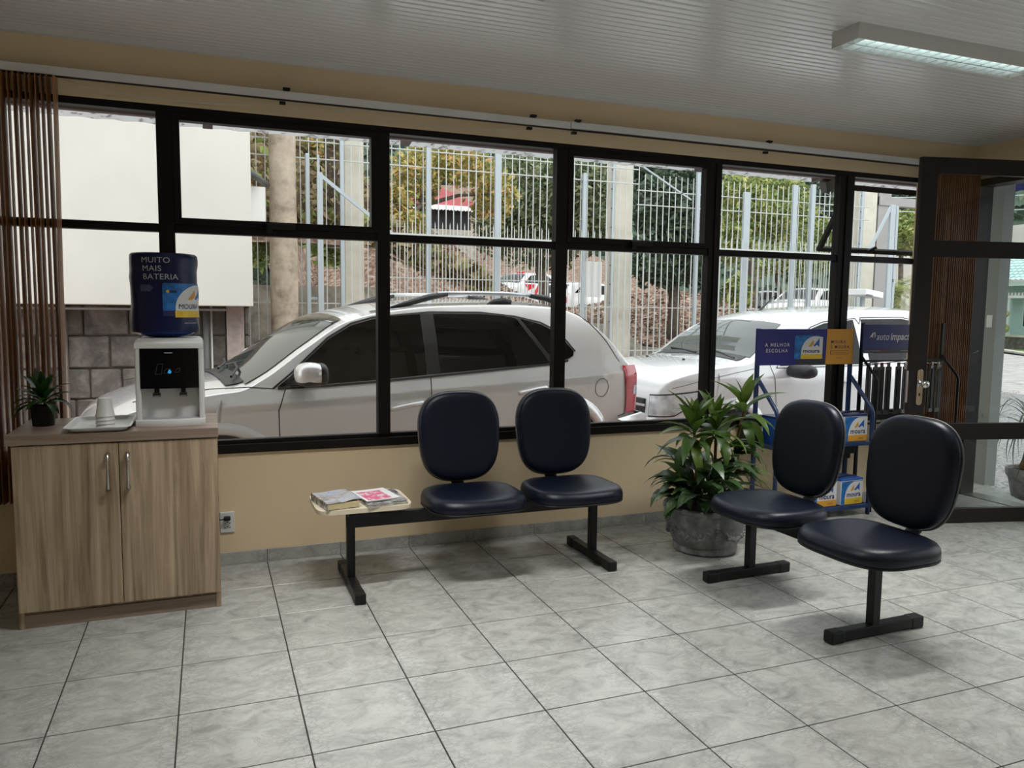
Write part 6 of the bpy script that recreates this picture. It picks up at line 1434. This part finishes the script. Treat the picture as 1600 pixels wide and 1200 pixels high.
# ---------------------------------------------------------------- across the street, seen through the door
gh = thing('house', 'pale green house with a teal tiled roof across the street, through the door', 'house', (38.0, 18.0, GZ))
HY0, HY1 = 9.0, 24.6
MB().box(36.6, 44, HY0, HY1 - 0.5, GZ, 3.0).build('wall', M['green_wall'], gh, rel=True)
MB().box(35.5, 36.7, HY0, HY1, 2.78, 2.95).build('soffit', M['green_trim'], gh, rel=True)
rows = []
for k in range(15):
    t = k / 14; x = 35.3 + 3.4 * t; z = 3.02 + 2.0 * t; rows.append([(x, HY0 + 0.08 * q, z + 0.035 * math.sin(q * 2 * math.pi / 3.2) - (0.035 if k % 2 else 0.0)) for q in range(int((HY1 - HY0) / 0.08) + 1)])
rows2 = []
for k in range(14):
    t0, t1 = k / 14, (k + 1) / 14
    for t, lift in ((t0, 0.05), (t1, 0.0)):
        rows2.append([(35.3 + 3.4 * t, HY0 + 0.08 * q, 3.02 + 2.0 * t + lift + 0.03 * math.sin(q * 2 * math.pi / 3.2)) for q in range(int((HY1 - HY0) / 0.08) + 1)])
mb = MB(); mb.grid(rows2); rfo = mb.build('roof_tiles', M['rooftile'], gh, rel=True); rfo['kind'] = 'stuff'
MB().box(35.9, 36.1, HY0, HY1 - 0.3, 2.22, 2.34).build('porch_beam', M['white_paint'], gh, rel=True)
tth = MB()
for q in range(90): tth.box(35.95, 36.0, HY0 + 0.17 * q, HY0 + 0.17 * q + 0.08, 2.34, 2.48)
to = tth.build('lambrequin', M['white_paint'], gh, rel=True); to['kind'] = 'stuff'
for (a, b, z0, z1) in ((23.02, 23.70, 0.75, 2.18), (20.9, 22.2, 0.9, 2.18), (17.6, 19.2, 0.9, 2.18), (14.0, 15.6, 0.9, 2.18)):
    f = MB().box(36.5, 36.62, a - 0.08, b + 0.08, z0 - 0.08, z1 + 0.08).build('window', M['green_trim'], gh, rel=True)
    MB().box(36.47, 36.5, a, b, z0, z1).build('pane', M['dark_glass'], f, rel=True)
for y in (22.62, 20.6, 16.5, 12.0): MB().box(35.95, 36.1, y - 0.09, y + 0.09, GZ, 2.25).build('porch_post', M['green_trim'], gh, rel=True)
lw = struct('wall_garden', MB().box(34.9, 35.2, 9.5, 25.2, GZ, 0.42), M['stone'])
struct('wall_garden_reflection', MB().box(34.85, 35.25, 9.5, 25.2, 0.42, 0.50), M['concrete_col'])  # pale top strip stands in for a silver car's reflection
struct('lawn', MB().add([(36.0, 24.6, GZ + 0.03), (30.7, 17.9, GZ + 0.03), (27.0, 13.0, GZ + 0.03), (25.5, 9.0, GZ + 0.03), (34.9, 9.0, GZ + 0.03), (34.9, 24.6, GZ + 0.03)], [(0, 1, 2, 3, 4, 5)]), M['lawn'])
kb = struct('kerb', loc=(30, 17, GZ))
kp = [Vector((35.6, 24.2, 0)), Vector((33.0, 20.9, 0)), Vector((30.7, 17.9, 0)), Vector((28.7, 15.2, 0)), Vector((27.0, 12.8, 0)), Vector((25.8, 9.5, 0))]
for a, b in zip(kp, kp[1:]):
    n_ = max(2, int((b - a).length / 0.95))
    for q in range(n_):
        p0 = a.lerp(b, (q + 0.02) / n_); p1 = a.lerp(b, (q + 0.97) / n_)
        MB().bar((p0.x, p0.y, GZ + 0.05), (p1.x, p1.y, GZ + 0.05), 0.30, 0.14).build('kerb_stone', M['kerb'], kb, rel=True, bevel=0.02, seg=1)
cv_ = thing('topiary', 'orange-brown spiral shrub in front of the green house', 'shrub', (34.2, 21.6, GZ))
sp_pts = [(0.22 * math.cos(q * 0.7), 0.22 * math.sin(q * 0.7), 0.4 + q * 0.075) for q in range(24)]
MB().tube(sp_pts, [0.16 - 0.004 * q for q in range(24)], 8).build('spiral', M['tree_autumn'], cv_); MB().tube([(0, 0, 0), (0, 0, 1.9)], 0.05, 6).build('stem', M['bark'], cv_)
wb2 = thing('building', 'white walled flat-roofed building behind the teal roof', 'building', (46.5, 26, GZ))
MB().box(44.9, 50, 18, 29.6, GZ, 6.7).build('wall', M['white_render'], wb2, rel=True)
MB().box(43.9, 44.9, 29.2, 30.4, GZ, 5.75).build('side_wall', M['white_render'], wb2, rel=True)
ds_ = thing('satellite_dish', 'white satellite dish on the flat roof behind the teal roof', 'satellite dish', (44.0, 29.35, 5.75))
dd_ = MB().lathe([(0.03, 0.06), (0.20, 0.035), (0.36, 0.0), (0.40, -0.03), (0.36, -0.02), (0.03, 0.03)], 24)
do = dd_.build('dish', M['white_paint'], ds_, smooth=True); do.location = (0, 0, 0.5); do.rotation_euler = (R(75), 0, R(-60))
MB().tube([(0, 0, 0), (0, 0, 0.5)], 0.03, 6).build('mast', M['grey_metal'], ds_); MB().tube([(0, 0, 0.25), (-0.3, -0.25, 0.3), (-0.35, -0.3, 0.5)], 0.015, 6).build('feed_arm', M['grey_metal'], ds_)
pc_ = thing('overhead_wires', 'sagging overhead wires in front of the forested hill beyond the door', 'wires', (24, 15, 6))
for q, (a, b, s_) in enumerate((((18, 18.5, 6.3), (40, 10, 9.0), 0.8), ((18, 18.5, 5.9), (40, 10, 8.2), 0.9), ((18, 18.5, 5.4), (40, 10, 7.3), 0.7), ((18, 18.5, 4.9), (40, 10, 6.6), 0.6), ((22, 20, 6.4), (12.5, 7.5, 4.0), 0.3), ((22, 20, 6.0), (12.5, 7.5, 3.75), 0.3), ((22, 20, 7.0), (12.5, 7.5, 4.3), 0.3))):
    a, b = Vector(a), Vector(b); MB().tube([a.lerp(b, k / 12) - Vector((0, 0, s_ * 4 * k / 12 * (1 - k / 12))) - Vector((24, 15, 6)) for k in range(13)], 0.014, 5).build('wire', M['galv'] if q < 4 else M['dark_grey'], pc_)
# porch just outside the door: grey pillar, awning, pot with drooping blades
pr = struct('pillar', MB().box(6.50, 6.62, 0.92, 1.05, -0.02, 2.6), M['pillar_grey'])
MB().box(6.497, 6.503, 0.95, 1.0, 1.30, 1.40).build('switch_box', M['white_plastic'], pr)
aw = thing('awning', 'dark blue awning with a scalloped edge outside the door', 'awning', (6.8, 0.6, 2.7))
rows = [[(XR + 0.16 + 1.15 * k / 6, y, 3.0 - 0.36 * k / 6) for y in [-1.4 + 0.1 * q for q in range(31)]] for k in range(7)]
rows.append([(7.33, y, 2.46 + 0.055 * abs(math.sin((y - 1.6) * math.pi / 0.42)) ) for y in [-1.4 + 0.1 * q for q in range(31)]])
MB().grid(rows).build('cover', M['blue_awning'], aw, rel=True)
gp = thing('potted_plant', 'ponytail plant with long drooping blades in a dark pot outside the door', 'plant', (7.03, 0.93, GZ))
MB().lathe([(0.10, 0.0), (0.115, 0.02), (0.145, 0.17), (0.165, 0.20), (0.172, 0.235), (0.165, 0.265), (0.148, 0.262), (0.14, 0.235)], 32, capt=False).build('pot', M['pot'], gp, auto=40)
MB().lathe([(0.141, 0.238), (0.02, 0.25)], 16).build('soil', M['earth'], gp)
MB().lathe([(0.06, 0.24), (0.075, 0.27), (0.04, 0.36), (0.022, 0.52), (0.015, 0.60)], 14).build('trunk', M['stem'], gp, smooth=True)
lg = leaf_set(M['leaf_grass'], [dict(L=0.85, w=0.017, droop=2.6, n=12), dict(L=0.75, w=0.016, droop=3.0, n=12), dict(L=0.65, w=0.015, droop=2.2, n=10)])
rq = random.Random(4)
for q in range(60): add_leaf(gp, lg[q % 3], (0, 0, 0.57 + 0.03 * rq.random()), q * 2.4 + rq.uniform(-.3, .3), R(rq.uniform(10, 80)), rq.uniform(-0.3, 0.3), rq.uniform(0.75, 1.1))

yb = thing('building', 'plain brown building added across the yard for the door glass to reflect', 'building', (12.0, -17.0, GZ))  # unseen block, added to darken what the door glass reflects
MB().box(6.4, 24.0, -19.0, -16.0, GZ, 6.5).build('wall', M['bark'], yb, rel=True)
for x in (8.0, 11.0, 14.0): MB().box(x, x + 1.4, -16.02, -15.97, 1.0, 2.4).build('window', M['dark_glass'], yb, rel=True)
